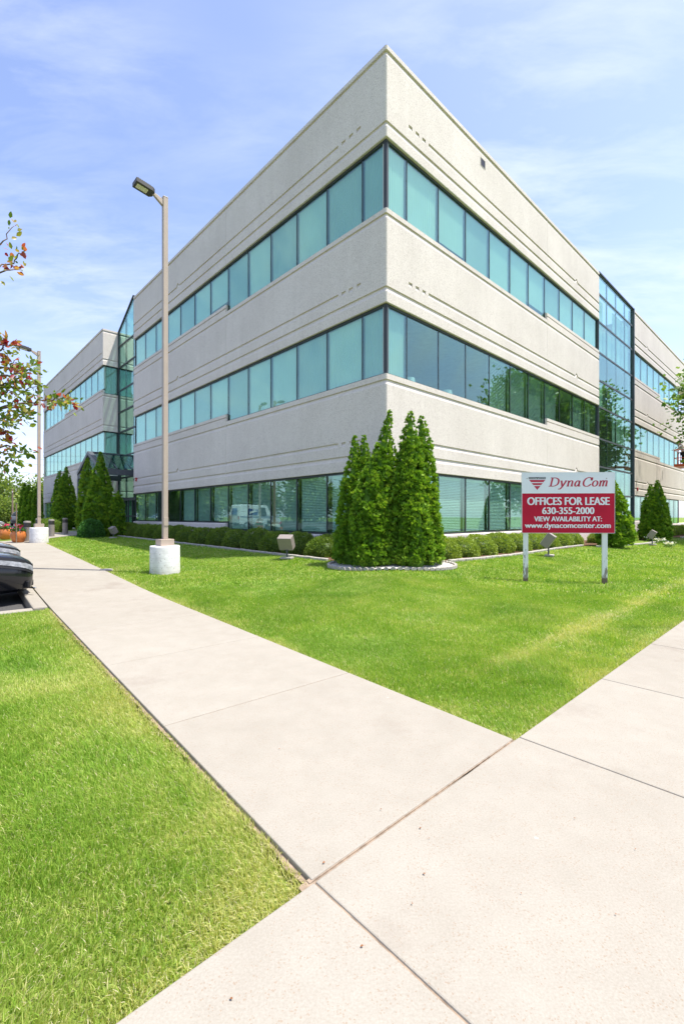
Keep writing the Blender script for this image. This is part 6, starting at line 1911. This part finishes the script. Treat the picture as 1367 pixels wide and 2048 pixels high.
for x in (-bl, 0, bl):
    for y in (-bw, bw): bk.tube([lb_(x, y, 0), lb_(x, y, 1.08)], 0.02, 8)
bk.build('guard_rail', M['orange'], lift, world_verts=False)
bm2 = MB(); bm2.tube([lb_(0.2, -bw - 0.05, 0.25), lb_(0.5, -1.3, 0.35), lb_(1.6, -4.6, 0.2)], [0.07, 0.10, 0.12], 8); bm2.tube([lb_(1.6, -4.6, 0.2), lb_(2.6, -7.4, -2.7)], [0.14, 0.18], 8)
bm2.build('boom', M['orange'], lift, world_verts=False)
ch = MB(); ch.box((2.6, -7.6, 0.95), (2.2, 2.9, 0.75)); ch.box((2.6, -8.3, 1.55), (1.3, 1.3, 0.6)); cb = ch.build('chassis', M['orange'], lift, world_verts=False, bevel=0.06)
for x in (1.6, 3.6):
    for y in (-6.6, -8.6):
        w = MB()
        pts = [(0.20, -0.15), (0.42, -0.15), (0.45, -0.10), (0.45, 0.10), (0.42, 0.15), (0.20, 0.15)]
        n_ = 24; vs = []
        for r, o in pts:
            for k in range(n_): vs.append((x + o, y + r * math.cos(2 * math.pi * k / n_), 0.45 + r * math.sin(2 * math.pi * k / n_)))
        w.add(vs, [[i * n_ + k, i * n_ + (k + 1) % n_, (i + 1) * n_ + (k + 1) % n_, (i + 1) * n_ + k] for i in range(5) for k in range(n_)] + [list(range(n_))[::-1], [5 * n_ + k for k in range(n_)]])
        w.build('wheel', M['rubber'], lift, world_verts=False, smooth=True)

def skin_body(name, verts, edges, radii, mat, parent, root=0, sub=2):
    me = bpy.data.meshes.new(name); me.from_pydata(verts, edges, []); me.update()
    o = bpy.data.objects.new(name, me); COL.objects.link(o)
    o.modifiers.new('skin', 'SKIN')
    for i, sv in enumerate(me.skin_vertices[0].data):
        r = radii[i]; sv.radius = r if isinstance(r, tuple) else (r, r)
        sv.use_root = (i == root)
    sb = o.modifiers.new('sub', 'SUBSURF'); sb.levels = sb.render_levels = sub
    dg = bpy.context.evaluated_depsgraph_get()
    m2 = bpy.data.meshes.new_from_object(o.evaluated_get(dg)); m2.name = name
    bpy.data.objects.remove(o)
    if not isinstance(mat, (list, tuple)): mat = [mat]
    m2.materials.clear()
    for m in mat: m2.materials.append(m)
    m2.polygons.foreach_set('use_smooth', [True] * len(m2.polygons))
    r = bpy.data.objects.new(name, m2); COL.objects.link(r); r.parent = parent
    return r
# worker leaning on the rail, facing the wall (+y local = towards the wall)
person = thing('person', 'worker in white shirt and dark cap standing in the orange lift basket', 'person', tuple(lift.matrix_basis @ Vector((0, 0, 0))) if False else (bp_[0] - 0.35 * DR[0], bp_[1] - 0.35 * DR[1], bz + 0.03), byaw)
hip, chest, neck, head = (0, 0, 0.92), (0, 0.10, 1.30), (0, 0.16, 1.47), (0, 0.22, 1.62)
VV = [hip, (0, 0.05, 1.12), chest, neck, (0, 0.20, 1.55), (0, 0.225, 1.64), (0, 0.215, 1.72),
      (-0.20, 0.12, 1.38), (-0.27, 0.27, 1.14), (-0.22, 0.50, 1.12), (0.20, 0.12, 1.38), (0.28, 0.28, 1.16), (0.20, 0.52, 1.18),
      (-0.10, 0.0, 0.86), (-0.11, 0.03, 0.48), (-0.11, -0.02, 0.08), (-0.11, 0.12, 0.04), (0.10, 0.0, 0.86), (0.11, 0.03, 0.48), (0.11, -0.02, 0.08), (0.11, 0.12, 0.04)]
EE = [(0, 1), (1, 2), (2, 3), (3, 4), (4, 5), (5, 6), (2, 7), (7, 8), (8, 9), (2, 10), (10, 11), (11, 12), (0, 13), (13, 14), (14, 15), (15, 16), (0, 17), (17, 18), (18, 19), (19, 20)]
RR = [(0.15, 0.11), (0.14, 0.10), (0.165, 0.11), 0.055, 0.075, 0.092, 0.075, 0.06, 0.045, 0.033, 0.06, 0.045, 0.033, 0.085, 0.062, 0.045, 0.04, 0.085, 0.062, 0.045, 0.04]
bodyo = skin_body('body', VV, EE, RR, [M['skin']], person)
sc3 = lambda r, k: tuple(x * k for x in r) if isinstance(r, tuple) else r * k
sel = [0, 1, 2, 7, 8, 10, 11]
mp_ = {a: i for i, a in enumerate(sel)}
skin_body('shirt', [VV[a] for a in sel[:4]] + [VV[8], VV[10], VV[11]], [(mp_[a], mp_[b]) for a, b in EE if a in mp_ and b in mp_], [sc3(RR[a], 1.13) for a in sel], M['shirt'], person)
sel = [0, 13, 14, 15, 17, 18, 19]; mp_ = {a: i for i, a in enumerate(sel)}
skin_body('trousers', [VV[a] for a in sel], [(mp_[a], mp_[b]) for a, b in EE if a in mp_ and b in mp_], [sc3(RR[a], 1.15) for a in sel], M['trouser'], person)
for s in (-1, 1):
    mb = MB(); mb.box((s * 0.11, 0.07, 0.045), (0.10, 0.28, 0.09)); mb.build('shoe', M['black'], person, world_verts=False, bevel=0.03)
    bx = -0.22 if s < 0 else 0.20; by = 0.50 if s < 0 else 0.52; bz_ = 1.12 if s < 0 else 1.18
    # hand: palm with four fingers and a thumb closed on the rail / tool
    hv = [(bx, by - 0.01, bz_), (bx, by + 0.05, bz_)]; he = [(0, 1)]; hr_ = [(0.030, 0.020), (0.038, 0.018)]
    for q, (ox, l) in enumerate(((-0.030, 0.062), (-0.010, 0.072), (0.010, 0.068), (0.030, 0.052))):
        i0 = len(hv); hv += [(bx + ox, by + 0.085, bz_ + 0.004), (bx + ox, by + 0.085 + l * 0.45, bz_ - 0.010), (bx + ox, by + 0.085 + l * 0.55, bz_ - 0.040)]
        he += [(1, i0), (i0, i0 + 1), (i0 + 1, i0 + 2)]; hr_ += [0.010, 0.009, 0.008]
    i0 = len(hv); hv += [(bx - s * 0.048, by + 0.04, bz_ - 0.008), (bx - s * 0.060, by + 0.075, bz_ - 0.022)]; he += [(0, i0), (i0, i0 + 1)]; hr_ += [0.011, 0.009]
    skin_body('hand', hv, he, hr_, M['skin'], person, sub=1)
mb = MB(); mb.lathe([(0.098, 1.655), (0.103, 1.70), (0.094, 1.745), (0.062, 1.785), (0.02, 1.80)], 20, c=(0, 0.215, 0)); mb.box((0, 0.335, 1.668), (0.15, 0.13, 0.014)); mb.build('cap', M['hair'], person, world_verts=False, smooth=True)
mb = MB()
mb.add([(-0.016, 0.31, 1.60), (0.016, 0.31, 1.60), (0.0, 0.337, 1.605), (0.0, 0.31, 1.645)], [[0, 1, 2], [0, 2, 3], [1, 3, 2]]); mb.build('nose', M['skin'], person, world_verts=False)
for s in (-1, 1):
    mb = MB(); mb.box((s * 0.035, 0.309, 1.64), (0.024, 0.008, 0.010)); mb.build('eye', M['hair'], person, world_verts=False)
    mb = MB(); mb.box((s * 0.094, 0.215, 1.62), (0.016, 0.036, 0.06)); mb.build('ear', M['skin'], person, world_verts=False, bevel=0.006)
mb = MB(); mb.box((0, 0.304, 1.573), (0.045, 0.008, 0.008)); mb.build('mouth', M['alarm'], person, world_verts=False)

# ------------------------------------------------------------------ utility poles and wires beyond the car park
def upole(label, x, y, h):
    t = thing('utility_pole', label, 'utility pole', (x, y, 0.1), 0, 'utility poles beyond the car park')
    mb = MB(); mb.tube([(0, 0, -0.3), (0, 0, h)], [0.15, 0.10], 10); mb.build('shaft', M['post_wood'], t, world_verts=False)
    mb = MB(); mb.box((0, 0, h - 0.6), (0.1, 2.2, 0.1), rz=0.6); mb.build('crossarm', M['post_wood'], t, world_verts=False)
    mb = MB()
    for s in (-1, 0.35, 1): mb.lathe([(0.04, h - 0.55), (0.05, h - 0.45), (0.02, h - 0.38)], 8, c=(-s * math.sin(0.6), s * math.cos(0.6), 0))
    mb.build('insulator', M['signwhite'], t, world_verts=False)
upole('thin utility pole rising in front of the hedgerow at the left', -47.4, 65.5, 5.2)
upole('tall utility pole beyond the left picture edge, carrying the wires', -52, 38, 11.0)
upole('tall utility pole hidden behind the left wing, carrying the wires', -34, 96, 12.0)
for k, dz_ in enumerate((0.0, 1.3, 2.1)):
    pts = []
    for q in range(25):
        f = q / 24
        pts.append((-52 + 18 * f, 38 + 58 * f, 8.6 + dz_ + (1.0 * f) - 1.6 * 4 * f * (1 - f)))
    mb = MB(); mb.tube(pts, 0.018, 5)
    tag(mb.build('overhead_wire', M['rubber']), ('lowest', 'middle', 'uppermost')[k] + ' of the faint overhead wires crossing the sky at the left', 'wire', 'overhead wires')

# ------------------------------------------------------------------ small things: fallen leaves, lampshades behind the glass, white flowers
g_ = np.random.default_rng(77)
spots = [(650, 1727), (825, 1812), (760, 1620), (858, 1680), (465, 2003), (1150, 1640), (1270, 1700), (1060, 1450), (727, 1895), (840, 1660), (282, 1330), (1230, 1830), (1040, 1790), (560, 1500), (430, 1340), (850, 1752)]
lf0 = None
for k, (px, py) in enumerate(spots):
    D = F_PX * EYE / (py - Y_HOR); x, y = (px - 683.5) / F_PX * D, D
    if lf0 is None:
        mb = MB(); mb.add([tuple(p * 0.014) for p in LEAF_V * np.array([1.1, 1, 2.2])], LEAF_F)
        lf0 = mb.build('fallen_leaf', M['dry']); at_ = lf0.data.attributes.new('tint', 'FLOAT', 'POINT'); at_.data.foreach_set('value', np.full(len(LEAF_V), 0.35, np.float32)); o = lf0
    else:
        o = lf0.copy(); COL.objects.link(o)
    o.location = (x, y, tz(x, y) + 0.006); sc1 = 0.4 + 0.6 * g_.random(); o.scale = (sc1,) * 3
    o.rotation_euler = (0.5 * (g_.random() - 0.5), 0.5 * (g_.random() - 0.5), g_.random() * 6.28)
    tag(o, 'tiny brown fallen leaf scrap lying on the pale concrete walk', 'leaf', 'fallen leaf scraps on the walks')
def lampshade(label, u, z):
    p = FR.p(u, -0.62, 0)
    t = thing('table_lamp', label, 'table lamp', (p[0], p[1], 4.455 + 0.0), 0, 'table lamps behind the second floor glass')
    mb = MB(); mb.lathe([(0.22, z), (0.17, z + 0.30), (0.165, z + 0.30), (0.215, z)], 28); mb.build('shade', M['white'], t, world_verts=False, smooth=True)
    mb = MB(); mb.lathe([(0.09, z - 0.42), (0.10, z - 0.30), (0.05, z - 0.12), (0.02, z), (0.02, z + 0.02)], 20); mb.build('base', M['stone'], t, world_verts=False, smooth=True)
    mb = MB(); mb.box((0, 0, (z - 0.42) / 2), (0.5, 0.5, z - 0.42 - 0.004)); mb.build('stand', M['post_wood'], t, world_verts=False, bevel=0.01)
lampshade('white table lamp shade behind the second floor glass, nearer the corner', 1.75, 0.78)
lampshade('white table lamp shade behind the second floor glass, farther from the corner', 3.75, 0.78)
for k, (px, py, n) in enumerate(((1317, 1080, 150), (1338, 1085, 170), (1300, 1078, 40))):
    D = F_PX * (EYE - 0.17) / (py + 3 - Y_HOR); x, y = (px - 683.5) / F_PX * D, D
    z = tz(x, y)
    a = g_.random(n) * 6.28; rr = np.sqrt(g_.random(n)) * 0.20
    pos = np.stack([rr * np.cos(a) * 1.2, rr * np.sin(a), 0.02 + 0.16 * g_.random(n)], 1)
    gd = norm(pos * np.array([1, 1, 0]) + np.array([0, 0, 0.3]) + 0.4 * g_.standard_normal((n, 3)))
    ax, ay, az = frame(gd, g_.random(n) * 6.28)
    v, f, s, tt_ = scatter(LEAF_V, LEAF_F, pos + np.array([x, y, z]), ax, ay, az, 0.075 * (0.6 + 0.7 * g_.random(n)))
    o = raw_mesh('flower_clump', v, f, s, tt_, M['whiteflower'], {'tint': np.repeat(np.where(pos[:, 2] > 0.10, 0.5 + 0.5 * g_.random(n), 0.3 * g_.random(n)), len(LEAF_V))})
    tag(o, ('white flower clump right of the far flood light', 'wider white flower clump at the bed edge near the right picture edge', 'small white flower clump below the far flood light')[k], 'flowers', 'white flowers at the bed edge')
